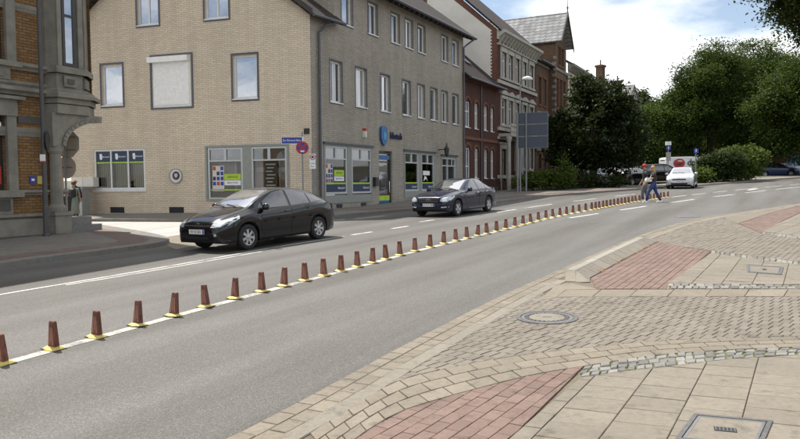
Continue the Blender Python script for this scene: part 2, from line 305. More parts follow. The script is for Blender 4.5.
    def fixn(s, me):
        bm = bmesh.new(); bm.from_mesh(me); bmesh.ops.remove_doubles(bm, verts=bm.verts, dist=1e-5); bmesh.ops.recalc_face_normals(bm, faces=bm.faces); bm.to_mesh(me); bm.free()
    def build(s, name, mat, parent=None, M=None, smooth=False, fix=False):
        me = s.mesh(name, smooth)
        if fix:
            s.fixn(me)
            if smooth: me.shade_smooth()
        return link_obj(name, me, mat, parent, M)
def link_obj(name, me, mat, parent=None, M=None):
    o = bpy.data.objects.new(name, me); COL.objects.link(o)
    if me is not None and mat is not None and not me.materials:
        for k in (mat if isinstance(mat, (list, tuple)) else [mat]): me.materials.append(M_[k])
    if parent is not None: o.parent = parent
    if M is not None: o.matrix_local = M
    return o
def tag(o, label=None, cat=None, group=None, kind=None):
    for k, v in (('label', label), ('category', cat), ('group', group), ('kind', kind)):
        if v: o[k] = v
    return o
def empty(name, M, label=None, cat=None, group=None):
    o = bpy.data.objects.new(name, None); COL.objects.link(o); o.empty_display_size = 0.3
    o.matrix_world = M if isinstance(M, Matrix) else Matrix.Translation(M)
    return tag(o, label, cat, group)
def kids(o): return [c for c in bpy.data.objects if c.parent == o]
def copy_tree(o, parent=None):
    c = o.copy(); COL.objects.link(c)
    if parent is not None: c.parent = parent
    for ch in kids(o): copy_tree(ch, c)
    return c
def textmesh(txt, size, mat, name, parent, M, depth=0.002, align='CENTER'):
    cu = bpy.data.curves.new('t', 'FONT'); cu.body = txt; cu.size = size; cu.extrude = depth; cu.align_x = align; cu.align_y = 'CENTER'; cu.resolution_u = 2
    o = bpy.data.objects.new('t', cu); COL.objects.link(o)
    me = bpy.data.meshes.new_from_object(o.evaluated_get(bpy.context.evaluated_depsgraph_get())); bpy.data.objects.remove(o); bpy.data.curves.remove(cu)
    me.materials.clear(); return link_obj(name, me, mat, parent, M)
def clip_poly(sub, clip):
    out = [tuple(p) for p in sub]; n = len(clip)
    for i in range(n):
        ax, ay = clip[i]; bx, by = clip[(i+1) % n]; inp = out; out = []
        if not inp: return []
        for j in range(len(inp)):
            p = inp[j]; q = inp[(j+1) % len(inp)]
            sp_ = (bx-ax)*(p[1]-ay)-(by-ay)*(p[0]-ax); sq = (bx-ax)*(q[1]-ay)-(by-ay)*(q[0]-ax)
            if sp_ >= 0: out.append(p)
            if (sp_ >= 0) != (sq >= 0):
                k = sp_/(sp_-sq); out.append((p[0]+(q[0]-p[0])*k, p[1]+(q[1]-p[1])*k))
    r = []
    for p in out:
        if not r or math.hypot(p[0]-r[-1][0], p[1]-r[-1][1]) > 1e-4: r.append(p)
    if len(r) > 2 and math.hypot(r[0][0]-r[-1][0], r[0][1]-r[-1][1]) < 1e-4: r.pop()
    return r
def parea(p):
    return sum(p[i][0]*p[(i+1) % len(p)][1]-p[(i+1) % len(p)][0]*p[i][1] for i in range(len(p)))/2
def polyline(pts, step=0.05):
    pts = [Vector((p[0], p[1])) for p in pts]; d = [0]
    for a, b in zip(pts, pts[1:]): d.append(d[-1]+(b-a).length)
    return np.array(d), np.array([[p.x, p.y] for p in pts])
def smooth_curve(pts, n=80):
    # Catmull-Rom through the points, evenly resampled
    P = [np.array((p[0], p[1]), float) for p in pts]; P = [2*P[0]-P[1]]+P+[2*P[-1]-P[-2]]; out = []
    for i in range(1, len(P)-2):
        for k in range(24):
            t = k/24; a, b, c, d = P[i-1:i+3]
            out.append(0.5*((2*b)+(c-a)*t+(2*a-5*b+4*c-d)*t*t+(3*b-a-3*c+d)*t**3))
    out.append(P[-2]); out = np.array(out)
    L = np.concatenate([[0], np.cumsum(np.hypot(*np.diff(out, axis=0).T))])
    u = np.linspace(0, L[-1], n); return np.stack([np.interp(u, L, out[:, 0]), np.interp(u, L, out[:, 1])], 1), L[-1]
def offset_curve(c, d):
    # positive d: to the right of travel
    t = np.gradient(c, axis=0); t /= np.linalg.norm(t, axis=1)[:, None]
    return c+np.stack([t[:, 1], -t[:, 0]], 1)*d
# ================================================================ ground, road, pavements
def sheet(name, pts, h, mat, parent=None, kind='structure'):
    mb = MB(); pl = [tuple(p) for p in pts]
    if parea(pl) < 0: pl = pl[::-1]
    mb.poly([(p[0], p[1], h) for p in pl]); o = mb.build(name, mat, parent, None if parent else TILT4)
    if kind: o['kind'] = kind
    return o
terrain = sheet('terrain', [(-700, -700), (900, -700), (900, 900), (-700, 900)], -0.06, 'terrain')
# the asphalt is one sheet, finely divided so that it is a true surface to stand on
road = sheet('road', [(-60, -30), (110, -30), (110, 150), (-60, 150)], 0.0, 'asphalt')
side_street = sheet('side_street', gls([(20, 231), (60, 226), (95, 229), (150, 238), (200, 246), (262, 232), (330, 219), (240, 221), (170, 221.5), (90, 220.5), (20, 222)], 0), 0.004, 'asphalt_side')
# ---- near side: edge line of the asphalt and its parallels
E0, LE = smooth_curve(gls([(234, 437.5), (286, 411), (361, 370), (400, 349), (495, 300), (560, 270.5), (592, 256), (640, 236), (687, 221.5), (729, 214.3), (800, 204)], 0), 400)
d0 = E0[0]-E0[6]; d0 /= np.linalg.norm(d0); d1 = E0[-1]-E0[-8]; d1 /= np.linalg.norm(d1)
E0 = np.concatenate([[E0[0]+d0*k for k in np.linspace(5.5, 0.05, 110)], E0, [E0[-1]+d1*k for k in np.linspace(0.07, 16, 200)]])
E0 = smooth_curve(E0[::6], 700)[0]
def near_s(c, p): return int(np.argmin(np.hypot(c[:, 0]-p[0], c[:, 1]-p[1])))
O17, O32, O48, O74 = offset_curve(E0, .17), offset_curve(E0, .325), offset_curve(E0, .49), offset_curve(E0, .76)
HB = 0.016; HT = 0.03
pavement = sheet('pavement', [tuple(p) for p in E0]+[(45, 40), (45, -8), (0, -8)], HB, 'joint_sand')
driveway = sheet('driveway', gls([(330, 424), (400, 380), (600, 347), (1000, 336), (1000, 293), (600, 293), (560, 296), (495, 321)], 0.018), 0.0185, 'joint_sand')
upper_driveway = sheet('upper_driveway', gls([(672, 245.5), (660, 238), (728, 218.5), (740, 224), (762, 233.5), (800, 239), (1000, 268), (1000, 290), (800, 262.5), (711, 251)], 0.018), 0.0185, 'joint_sand')
CAML = np.array([0, 0])
class Pieces:
    """collects polygons of one paving and links the largest 300 as single objects, the rest as one part"""
    def __init__(s, name, mat, parent, h=HT, ch=0.004, jit=0.002, limit=290, deep=0.03, til=.004): s.til = til; s.n, s.mat, s.par, s.h, s.ch, s.jit, s.lim, s.deep = name, mat, parent, h, ch, jit, limit, deep; s.p = []
    def add(s, pl):
        if len(pl) >= 3:
            a = parea(pl)
            if abs(a) > 0.0006: s.p.append(pl if a > 0 else pl[::-1])
    def done(s):
        def size(pl):
            c = np.mean(np.array(pl), 0); d = math.hypot(*c); px = 400+700*c[0]/max(c[1], 0.1); off = 0 if (-20 < px < 830 and c[1] > 4.3) else 1
            return (off, -abs(parea(pl))/d**3)
        s.p.sort(key=size); rest = MB()
        for i, pl in enumerate(s.p):
            c = np.mean(np.array(pl), 0); hh = s.h+random.uniform(-s.jit, s.jit)
            vis = size(pl)[0] == 0
            if i < s.lim and vis:
                mb = MB().prism([(p[0]-c[0], p[1]-c[1]) for p in pl], hh-s.deep, hh, s.ch)
                mb.build(s.n, s.mat, s.par, Matrix.Translation((c[0], c[1], 0)) @ Matrix.Rotation(random.gauss(0, s.til), 4, 'X') @ Matrix.Rotation(random.gauss(0, s.til), 4, 'Y'))
            else: rest.prism(pl, hh-s.deep, hh, s.ch)
        if rest.v: rest.build(s.n+'_field', s.mat, s.par)['kind'] = 'stuff'
def fill(pc, area, deg, la, lb, joint=0.007, off=0.5, skew=None):
    """running bond of la x lb pieces along a compass direction, cut by the area outline"""
    area = [tuple(p) for p in area]
    if parea(area) < 0: area = area[::-1]
    u = np.array([math.sin(R(deg)), math.cos(R(deg))]); sk = deg+90 if skew is None else skew; v = np.array([math.sin(R(sk)), math.cos(R(sk))])
    Mi = np.linalg.inv(np.stack([u, v], 1)); A = np.array(area); q = A @ Mi.T
    for j in range(int(math.floor(q[:, 1].min()/lb))-1, int(math.ceil(q[:, 1].max()/lb))+1):
        o = (j % 2)*off*la+random.uniform(-.004, .004)
        for i in range(int(math.floor(q[:, 0].min()/la))-2, int(math.ceil(q[:, 0].max()/la))+1):
            a0, a1, b0, b1 = i*la+o+joint/2, (i+1)*la+o-joint/2, j*lb+joint/2, (j+1)*lb-joint/2
            cell = [tuple(u*a+v*b) for a, b in ((a0, b0), (a1, b0), (a1, b1), (a0, b1))]
            if parea(cell) < 0: cell = cell[::-1]
            cen = np.mean(np.array(cell), 0)
            if abs(cen[0]) > 60 or cen[1] > 70: continue
            r = clip_poly(area, cell)
            if r: pc.add(r)
def rowpieces(pc, ca, cb, rows, ln, joint=0.008, jit=0.0, stag=True):
    """rows of pieces between two curves given as equal-length arrays"""
    n = len(ca); L = np.concatenate([[0], np.cumsum(np.hypot(*np.diff((ca+cb)/2, axis=0).T))])
    for r in range(rows):
        f0, f1 = r/rows, (r+1)/rows; pa, pb = ca+(cb-ca)*f0, ca+(cb-ca)*f1
        s = -(ln*0.5 if (r % 2 and stag) else 0)
        while s < L[-1]:
            l = ln*(1+random.uniform(-jit, jit)); s0, s1 = max(s+joint/2, 0), min(s+l-joint/2, L[-1]); s += l
            if s1-s0 < 0.03: continue
            ks = [s0, (s0+s1)/2, s1] if ln > 0.3 else [s0, s1]
            P = lambda c, k: np.array([np.interp(k, L, c[:, 0]), np.interp(k, L, c[:, 1])])
            A_ = [P(pa, k) for k in ks]; B_ = [P(pb, k) for k in ks]
            w = np.linalg.norm(B_[0]-A_[0])+1e-6; e = min(0.4, joint/2/w)
            A2 = [a+(b-a)*e for a, b in zip(A_, B_)]; B2 = [b+(a-b)*e for a, b in zip(A_, B_)]
            if jit > .1:
                A2 = [a+np.array([random.uniform(-.012, .012), random.uniform(-.012, .012)]) for a in A2]; B2 = [b+np.array([random.uniform(-.012, .012), random.uniform(-.012, .012)]) for b in B2]
            pc.add([tuple(p) for p in A2]+[tuple(p) for p in B2[::-1]])
# gutter: two rows of tan pavers, then the flush kerb
i0, i1 = 60, near_s(E0, gl(860, 196))
gut = Pieces('gutter_paver', 'paver_tan', pavement, 0.022, limit=300); rowpieces(gut, E0[i0:i1]+0, O32[i0:i1], 2, 0.235, 0.012, 0.03); gut.done()
iA, iB = near_s(E0, gl(579, 283))+6, near_s(E0, gl(660, 244))
fk = Pieces('flush_kerb_stone', 'concrete_kerb', pavement, 0.028, 0.006); rowpieces(fk, O32[i0:iA-4], O48[i0:iA-4], 1, 1.0, 0.006); rowpieces(fk, O32[iB+8:i1], O48[iB+8:i1], 1, 1.0, 0.008); fk.done()
# raised kerb along the bus lane: stones with a pale top and a sloping back, ramps at both ends
def kerb_profile(i, k):
    t = E0[min(i+1, len(E0)-1)]-E0[i-1]; t /= np.linalg.norm(t); n = np.array([t[1], -t[0]])
    return [(E0[i]+n*o, h) for o, h in ((.325, 0.0), (.345, .022+.11*k), (.36, .022+.12*k), (.50, .022+.12*k), (.52, .018+.112*k), (.74, .03))]
ids = np.linspace(iA, iB, 12).astype(int); seg = []
for a, b in zip(ids, ids[1:]):
    a2 = a+0.0; ra = kerb_profile(a, 1.0); rb = kerb_profile(b, 1.0)
    g_ = 0.006/np.linalg.norm(E0[b]-E0[a]); lerp = lambda p, q, f: [(x[0]+(y[0]-x[0])*f, x[1]+(y[1]-x[1])*f) for x, y in zip(p, q)]
    p, q = lerp(ra, rb, g_), lerp(ra, rb, 1-g_); c = (E0[a]+E0[b])/2
    mb = MB(); mb.loft([[(x[0][0]-c[0], x[0][1]-c[1], x[1]) for x in r] for r in (p, q)])
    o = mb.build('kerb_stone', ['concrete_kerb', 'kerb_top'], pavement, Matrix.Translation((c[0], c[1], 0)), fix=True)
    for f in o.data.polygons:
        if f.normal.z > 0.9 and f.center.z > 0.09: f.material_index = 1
for a, b, n_ in ((iA, iA-5, 'near'), (iB, iB+8, 'far')):
    ra, rb = kerb_profile(a, 1.0), kerb_profile(b, 0.02); c = (E0[a]+E0[b])/2
    if n_ == 'near': rb = [(p+(np.array(gl(590, 290))-E0[b])*0.12, h) for p, h in rb]
    mb = MB(); mb.loft([[(x[0][0]-c[0], x[0][1]-c[1], x[1]) for x in r] for r in (ra, rb)]); mb.build('kerb_ramp_stone', 'concrete_kerb', pavement, Matrix.Translation((c[0], c[1], 0)), fix=True)
# moss and dead leaves along the back of the raised kerb
vary('leaf_litter', (0.42, 0.17, 0.03), 0.4, 30, 0.9)
mb = MB()
for k in range(150):
    i = random.randint(iA+2, iB-2); t = E0[i+1]-E0[i-1]; t /= np.linalg.norm(t); n = np.array([t[1], -t[0]])
    if math.sin(i*0.9)+math.sin(i*0.37) < 0.1: continue
    p = E0[i]+n*(.745+abs(random.gauss(0, .02)))+t*random.uniform(-.01, .01); a = random.uniform(0, 6.3); l = random.uniform(.012, .03)
    mb.poly([(p[0]+l*math.cos(a+w_), p[1]+l*math.sin(a+w_)*0.7, .034+random.uniform(0, .018)) for w_ in (0, 1.4, 3.1, 4.6)])
tag(mb.build('leaf_litter', 'leaf_litter', None, TILT4), 'orange leaf litter lying behind the raised kerb', 'leaves', kind='stuff')
# areas
H_ = 0.03
C1 = [(310, 433), (330, 419.5), (372, 394), (400, 380), (454, 366.5), (526.6, 354), (600, 346), (639, 342), (700, 338.7), (800, 336.2), (1000, 335)]
C3 = [(330, 458), (345, 447), (376, 424.6), (407.7, 408.8), (460, 393), (526.6, 376), (583.5, 366), (648, 356), (700, 351.5), (800, 346.7), (1000, 342)]
C4 = [(580, 377.5), (633.5, 370.3), (700, 362.8), (732, 359), (800, 355), (1000, 348)]
c1 = smooth_curve(gls(C1, H_), 160)[0]; c3 = smooth_curve(gls(C3, H_), 160)[0]
tan = Pieces('border_paver', 'paver_tan', pavement, 0.03); rowpieces(tan, c1, c3, 3, 0.26, 0.011, 0.04); tan.done()
c2 = smooth_curve(gls(C3[6:], H_), 160)[0]; c4_ = smooth_curve(gls(C4, H_), 160)[0]
cob = Pieces('granite_sett', 'granite', pavement, 0.033, 0.008, 0.006, 300, 0.05); rowpieces(cob, c2, c4_, 3, 0.105, 0.012, 0.2)
cobA = [smooth_curve(gls(l, .03), 80)[0] for l in ([(667.5, 283.6), (800, 285), (1000, 287)], [(667.5, 288.6), (800, 288.4), (1000, 288.4)])]
rowpieces(cob, cobA[0], cobA[1], 2, 0.11, 0.018, 0.22)
cobB = [smooth_curve(gls(l, .03), 80)[0] for l in ([(711, 250.6), (800, 262), (1000, 286)], [(711, 252.8), (800, 264.6), (1000, 289)])]
rowpieces(cob, cobB[0], cobB[1], 1, 0.13, 0.018, 0.22)
cobC = [smooth_curve(gls(l, .03), 80)[0] for l in ([(762, 231.5), (800, 236), (1000, 258)], [(762, 233.6), (800, 238.6), (1000, 262)])]
rowpieces(cob, cobC[0], cobC[1], 1, 0.15, 0.018, 0.22); cob.done()
# moss in the sett joints
sheet('sett_bed', [tuple(p) for p in c2]+[tuple(p) for p in c4_[::-1]], 0.0195, 'moss', pavement, None)
red = Pieces('red_paver', 'paver_red', pavement, 0.03, 0.003)
fill(red, gls([(330, 458), (345, 447), (376, 424.6), (407.7, 408.8), (460, 393), (526.6, 376), (583.5, 366), (509, 439), (484, 466), (330, 472)], H_), 33.5, 0.205, 0.115, 0.005)
kb = [tuple(O74[i]) for i in range(iA, iB+8, 3)]
fill(red, gls([(596, 288.6), (667, 288.6), (711, 251.2), (671, 245.2)], H_)+kb[::-1], 30.8, 0.205, 0.115, 0.007)
fill(red, gls([(739, 223.5), (762, 233), (782, 221), (800, 212.5), (840, 203), (840, 198), (800, 205.7), (770, 213)], H_), 40, 0.205, 0.115, 0.008); red.done()
slab = Pieces('slab', 'slab', pavement, 0.031, 0.004, 0.002)
fill(slab, gls(C4, H_)+gls([(1000, 490), (470, 490), (509, 439), (580, 377.5)], H_), 30.5, 0.31, 0.40, 0.006, 0.5, 114)
fill(slab, gls([(667.5, 283.6), (711, 252.9), (800, 264.8), (1000, 289), (1000, 286)], H_), 30.8, 0.33, 0.40, 0.007, 0.4, 116)
fill(slab, gls([(762, 231.3), (800, 235.8), (1000, 257), (1000, 180), (840, 203.4), (800, 213), (782, 221.5)], H_), 40, 0.33, 0.40, 0.009, 0.4); slab.done()
lt = [smooth_curve(gls(l, .03), 60)[0] for l in ([(566, 289.6), (592, 289.4), (700, 289.2), (1000, 289)], [(556, 296.8), (584, 296.5), (700, 296.3), (1000, 296)])]
lb = Pieces('edging_slab', 'paver_tan', driveway, 0.03); rowpieces(lb, lt[0], lt[1], 1, 0.5, 0.008); lb.done()
drv = Pieces('paver', 'paver_grey', driveway, 0.029, 0.006, 0.003, 300)
k0, k1 = near_s(O48, gl(332, 425)), near_s(O48, gl(557, 295))
fill(drv, [tuple(O48[i]) for i in range(k0, k1, 4)]+gls([(557, 296.9), (584, 296.7), (700, 296.6), (1000, 296.2)], H_)+[tuple(p) for p in c1[::-4]], 132, 0.105, 0.205, 0.006, .5, 43); drv.done()
dr2 = Pieces('paver', 'paver_grey', upper_driveway, 0.029, 0.006, 0.003, 60)
m0, m1 = near_s(O48, gl(664, 241)), near_s(O48, gl(727, 218))
fill(dr2, [tuple(O48[i]) for i in range(m0, m1, 4)]+gls([(739, 224.2), (762, 233.8), (800, 238.9), (1000, 262), (1000, 286), (800, 261.8), (711, 250.4), (672, 244.9)], H_), 140, 0.11, 0.22, 0.007); dr2.done()
sheet('corner_apron', [tuple(p) for p in O48[m1:near_s(O48, gl(850, 199))]]+gls([(840, 198), (800, 205.4), (770, 212.7), (738, 223.3), (727, 219)], H_), 0.026, 'paver_tan', pavement, None)
sheet('kerb_apron', gls([(556, 284.5), (572, 283), (598, 289), (566, 289.4), (556, 296.8), (540, 300)], H_), 0.0275, 'paver_tan', pavement, None)
# covers
def iron_cover(px, py, r=0.37):
    c = gl(px, py, H_); o = empty('manhole_cover', TILT4 @ Matrix.Translation((c.x, c.y, 0.036)), 'round manhole cover with cast iron rings set in the paved driveway', 'manhole cover')
    n = 40; cir = lambda rr, z: [(rr*math.cos(2*PI*k/n), rr*math.sin(2*PI*k/n), z) for k in range(n)]
    MB().loft([cir(r, -.03), cir(r, .002), cir(r-.015, .004), cir(r-.055, .004), cir(r-.06, -.012)], False).build('outer_ring', 'cast_iron', o)
    MB().loft([cir(r-.062, -.012), cir(r-.066, .001), cir(r-.10, .001), cir(r-.105, -.008)], False).build('cover_rim', 'steel_rim', o)
    mb = MB()
    for k in range(28):
        a = 2*PI*k/28; M = Matrix.Rotation(a, 4, 'Z'); mb.box(r-.15, r-.11, -.018, .018, -.02, .003, M)
    mb.build('lug_ring', 'cast_iron', o)
    MB().loft([cir(r-.104, -.012), cir(r-.155, -.010), cir(r-.156, .0)], False).build('gap_ring', 'rubber', o)
    mb = MB(); mb.loft([cir(r-.155, -.01), cir(r-.158, .001)], False); mb.poly(cir(r-.158, .001)); mb.build('concrete_disc', 'concrete_kerb', o)
    MB().box(-.05, .05, -.016, .016, -.005, .004).build('lifting_slot', 'cast_iron', o)
iron_cover(547, 317.5)
def rect_cover(pl, label, fr=0.045, slot=(0.06, 0.05), bars=5):
    pl = [Vector(p) for p in pl]; c = sum(pl, Vector((0, 0)))/4; q = [p-c for p in pl]
    if parea([tuple(p) for p in q]) < 0: q = q[::-1]
    o = empty('inspection_cover', TILT4 @ Matrix.Translation((c.x, c.y, 0.036)), label, 'manhole cover')
    k = lambda s, z: [(p.x*s, p.y*s, z) for p in q]; L = q[0].length
    s1, s2, s3 = 1-fr/L*1.4, 1-fr*1.25/L*1.4, 1-fr*1.9/L*1.4
    MB().loft([k(1, -.03), k(1.0, .004), k(s1, .004), k(s1, -.012)], False).build('frame', 'cast_iron', o)
    MB().loft([k(s2, -.012), k(s2, .002), k(s3, .002), k(s3, -.01)], False).build('inner_frame', 'steel_rim', o)
    mb = MB(); mb.poly(k(s3, .0008)); mb.build('lid', 'slab', o)
    u = (q[1]-q[0]).normalized(); a = math.atan2(u.y, u.x); Mr = Matrix.Rotation(a, 4, 'Z'); w, d = slot
    gr = MB().box(-w, w, -d, d, -.01, .0032, Mr).build('grate', 'black_trim', o); mb = MB()
    for i in range(bars): x = -w+(i+.5)*2*w/bars; mb.box(x-w/bars*.4, x+w/bars*.4, -d*.85, d*.85, .003, .006, Mr)
    mb.build('grate_bar', 'cast_iron', gr)
a, b, c = gl(694, 414.5, .03), gl(773, 421.5, .03), gl(675, 440, .03); e_ = (c-a).normalized()*.56
rect_cover([a, b, b+e_, a+e_], 'rectangular concrete-filled inspection cover in the large slabs nearest the camera', 0.036, (.07, .04), 6)
rect_cover(gls([(746.5, 265), (747.5, 272.3), (781.5, 275), (783.5, 267.4)], .03), 'small rectangular inspection cover among the slabs behind the raised kerb', 0.06, (.09, .03), 3)
# ---- far kerbs and pavements
def kerbed(name, outer, inner, h_out, h_in, mat, label=None, kerb=True, stone=1.0):
    n = len(outer); mb = MB(); nt_ = 5
    for i in range(n-1):
        for k in range(nt_):
            f0, f1 = k/nt_, (k+1)/nt_; z = lambda f: h_out+(h_in-h_out)*f
            P = lambda j, f: outer[j]+(inner[j]-outer[j])*f
            a, b, c, d = P(i, f0), P(i+1, f0), P(i+1, f1), P(i, f1); mb.poly([(a[0], a[1], z(f0)), (b[0], b[1], z(f0)), (c[0], c[1], z(f1)), (d[0], d[1], z(f1))])
    for i in range(n-1): mb.poly([(*outer[i], h_out), (*outer[i+1], h_out), (*outer[i+1], -.02), (*outer[i], -.02)])
    o = mb.build(name, mat, None, TILT4, fix=True); o['kind'] = 'structure'
    if o.data.polygons[0].normal.z < 0: o.data.flip_normals()
    if kerb:
        t = outer[n//2]-outer[n//2-1]; nn = np.array([t[1], -t[0]]); sgn = 1 if nn @ (inner[n//2]-outer[n//2]) > 0 else -1
        oc = offset_curve(outer, -.004*sgn); ic = offset_curve(outer, .14*sgn)
        pc = Pieces('kerb_stone', 'granite_dark', o, h_out+.004, .012, .002, 300, h_out+.02); rowpieces(pc, oc, ic, 1, stone, .012); pc.done()
    return o
lo, _ = smooth_curve(gls([(-130, 287), (-60, 277.5), (0, 268.5), (45, 262), (100, 255), (150, 248), (166, 244.8), (168, 241), (150, 236), (125, 231.5), (95, 226.5), (70, 223.5), (30, 221)], 0), 90)
li = np.array([(p[0], p[1]) for p in [(-19, 10.5)]]); inn, _ = smooth_curve([(-24, 4), (-19, 11), (-15, 17.5), (-12.2, 22.6), (-11.6, 23.7), (-12.2, 24.2), (-18, 26), (-26, 28.5)], 90)
left_walk = kerbed('left_sidewalk', lo, inn, .11, .13, 'walk_far')
a_, b_ = offset_curve(lo, -.55)[:52], offset_curve(lo, -1.35)[:52]; rb_ = MB()
for i in range(51): rb_.poly([(*a_[i], .1165), (*a_[i+1], .1165), (*b_[i+1], .1185), (*b_[i], .1185)])
rb_.build('red_cycle_strip', 'walk_red', left_walk)
fo, _ = smooth_curve(gls([(20, 222.5), (90, 221.7), (175, 222), (250, 222), (310, 219.8), (350, 216.5), (400, 212), (450, 208), (491, 204.2), (540, 198), (590, 193.7), (640, 190), (661, 188.4)], 0), 120)
fi, _ = smooth_curve([(-22, 38.6), (-14, 34.1), (-8, 32.2), (-4.2, 31), (-3, 32), (0, 37.6), (4, 45.2), (8, 52.5), (12, 56), (16, 56), (19, 53), (20, 52)], 120)
far_walk = kerbed('far_sidewalk', fo, fi, .12, .15, 'walk_far')
a_, b_ = offset_curve(fo, -.5)[46:118], offset_curve(fo, -1.7)[46:118]; rb_ = MB()
for i in range(71): rb_.poly([(*a_[i], .127), (*a_[i+1], .127), (*b_[i+1], .136), (*b_[i], .136)])
rb_.build('red_cycle_strip', 'walk_red', far_walk)
ro, _ = smooth_curve(gls([(692, 186.6), (715, 184.9), (742, 182.6), (770, 180.3), (800, 178.3), (850, 175.2)], 0), 60)
right_walk = kerbed('right_sidewalk', ro, offset_curve(ro, -4.0), .11, .13, 'walk_far')
sheet('paver_crossing', gls([(167, 246), (176, 250), (232, 238), (262, 231), (232, 229), (200, 232), (168, 237)], 0), 0.008, 'paver_tan')
sheet('verge', gls([(600, 185.2), (660, 184), (690, 183), (860, 172), (860, 166), (700, 170), (560, 182), (545, 187)], 0), .155, 'terrain')
# ---- markings
def stripe(pts, w, mat='paint_white', h=.004, name='lane_marking'):
    c, L = smooth_curve(gls(pts, 0), max(2, len(pts)*14)) if len(pts) > 2 else (np.array([tuple(p) for p in gls(pts, 0)]), 0)
    a, b = offset_curve(c, -w/2), offset_curve(c, w/2); mb = MB()
    for i in range(len(c)-1): mb.poly([(*b[i], h), (*b[i+1], h), (*a[i+1], h), (*a[i], h)])
    o = mb.build(name, mat, road)
    if o.data.polygons[0].normal.z < 0: o.data.flip_normals()
    return o
BOLL = [(3, 364), (54, 349.5), (97, 337.5), (138, 326), (174, 316.5), (206, 307.2), (235, 299), (262, 292), (284, 286.5), (305, 281), (324, 276), (341, 271.5), (357.4, 267.2), (372.5, 263.2), (386, 259.5), (400, 255.6), (415, 251.6), (430, 247.5), (443.7, 244),
        (456, 241), (467, 238.5), (477.5, 236.1), (487, 234), (496.6, 231.6), (505.8, 229.3), (515, 227), (523, 225), (531, 222.9), (538.5, 221), (546, 219), (553, 217.5), (560, 216.1), (566.6, 214.8), (573, 213.5), (579.4, 212.3), (585.8, 211.1), (591.8, 210)]
x = 595.6
while x < 670: BOLL.append((x, float(np.interp(x, [592, 616, 637.6, 669], [210, 205.5, 201.8, 197.3])))); x += 3.75-0.004*(x-595)
stripe([(-60, 382.5), (-25, 372.5)]+BOLL[::4]+[(671, 197)], .16, 'paint_old', .004, 'centre_line')
stripe([(-60, 307), (0, 294.8), (100, 278), (200, 260.8), (280, 246.5), (345, 236.3)], .085)
stripe([(66, 285.2), (120, 276.4), (200, 262.6), (262, 251.6)], .07)
for s in ([(352, 235), (372, 231.9)], [(392, 228.7), (408, 226.2)], [(497, 212.4), (516, 209.4)], [(525, 208.1), (552, 204.2)], [(573, 201.4), (596, 198.6)], [(615, 196.3), (635, 194)], [(672, 197.1), (686, 195.4)], [(692, 194.8), (706, 193.3)], [(713, 192.5), (727, 191)], [(735, 190.2), (757, 188)],
          [(765, 187.4), (782, 185.8)], [(790, 185), (805, 183.7)]): stripe(s, .14)
for s in ([(569.5, 218), (598, 213.6)], [(620, 210.1), (646.5, 206.2)], [(669.6, 202.8), (694, 199.4)], [(713, 196.9), (735, 194.4)], [(745, 192.9), (766, 190.5)], [(776, 189.4), (800, 187)], [(420, 222), (434, 219.8)]): stripe(s, .15)
stripe([(748, 190.2), (757, 188.6)], .28); stripe([(152, 231.5), (186, 227)], .25, 'paint_white', .0085); stripe([(300, 222.8), (345, 219.6)], .12); stripe([(355, 218.8), (385, 216)], .12)
# repaired trench and drain in the road
asphaltmat('asphalt_patch', (0.065, 0.063, 0.06), (0.14, 0.135, 0.127)); pass
c = gl(687, 217); o = empty('road_gully', TILT4 @ Matrix.Translation((c.x, c.y, .004)), 'small dark gully cover set in the asphalt by the paved corner', 'gully')
MB().box(-.35, .35, -.25, .25, -.02, .002).build('frame', 'cast_iron', o); mb = MB()
for i in range(6): mb.box(-.3+i*.1, -.25+i*.1, -.2, .2, 0, .006)
mb.build('grate_bar', 'steel_rim', o)
# ================================================================ buildings
def frame(O, U, z=0.0):
    l = math.hypot(*U); ux, uy = U[0]/l, U[1]/l
    return Matrix(((ux, -uy, 0, O[0]), (uy, ux, 0, O[1]), (0, 0, 1, z), (0, 0, 0, 1)))
def wall(mb, u0, u1, z0, z1, holes=(), depth=0.16, outline=None, y=0.0):
    us = sorted({u0, u1, *[h[0] for h in holes], *[h[1] for h in holes]}); zs = sorted({z0, z1, *[h[2] for h in holes], *[h[3] for h in holes]})
    us = [u for u in us if u0 <= u <= u1]; zs = [z for z in zs if z0 <= z <= z1]
    for a, b in zip(us, us[1:]):
        for c, d in zip(zs, zs[1:]):
            mu, mz_ = (a+b)/2, (c+d)/2
            if any(h[0] < mu < h[1] and h[2] < mz_ < h[3] for h in holes): continue
            cell = [(a, c), (b, c), (b, d), (a, d)]
            if outline: cell = clip_poly(cell, outline)
            if len(cell) >= 3: mb.poly([(p[0], y, p[1]) for p in cell])
    for a, b, c, d in [h[:4] for h in holes]:
        e = y+depth
        mb.poly([(a, y, c), (b, y, c), (b, e, c), (a, e, c)]); mb.poly([(a, y, d), (a, e, d), (b, e, d), (b, y, d)])
        mb.poly([(a, y, c), (a, e, c), (a, e, d), (a, y, d)]); mb.poly([(b, y, c), (b, y, d), (b, e, d), (b, e, c)])
    return mb
def bars(mb, u0, u1, z0, z1, y0, y1, w, vs=(), hs=()):
    mb.box(u0, u0+w, y0, y1, z0, z1); mb.box(u1-w, u1, y0, y1, z0, z1); mb.box(u0+w, u1-w, y0, y1, z0, z0+w); mb.box(u0+w, u1-w, y0, y1, z1-w, z1)
    for v in vs: mb.box(v-w*.4, v+w*.4, y0+.004, y1, z0+w, z1-w)
    for h in hs: mb.box(u0+w, u1-w, y0+.008, y1, h-w*.4, h+w*.4)
    return mb
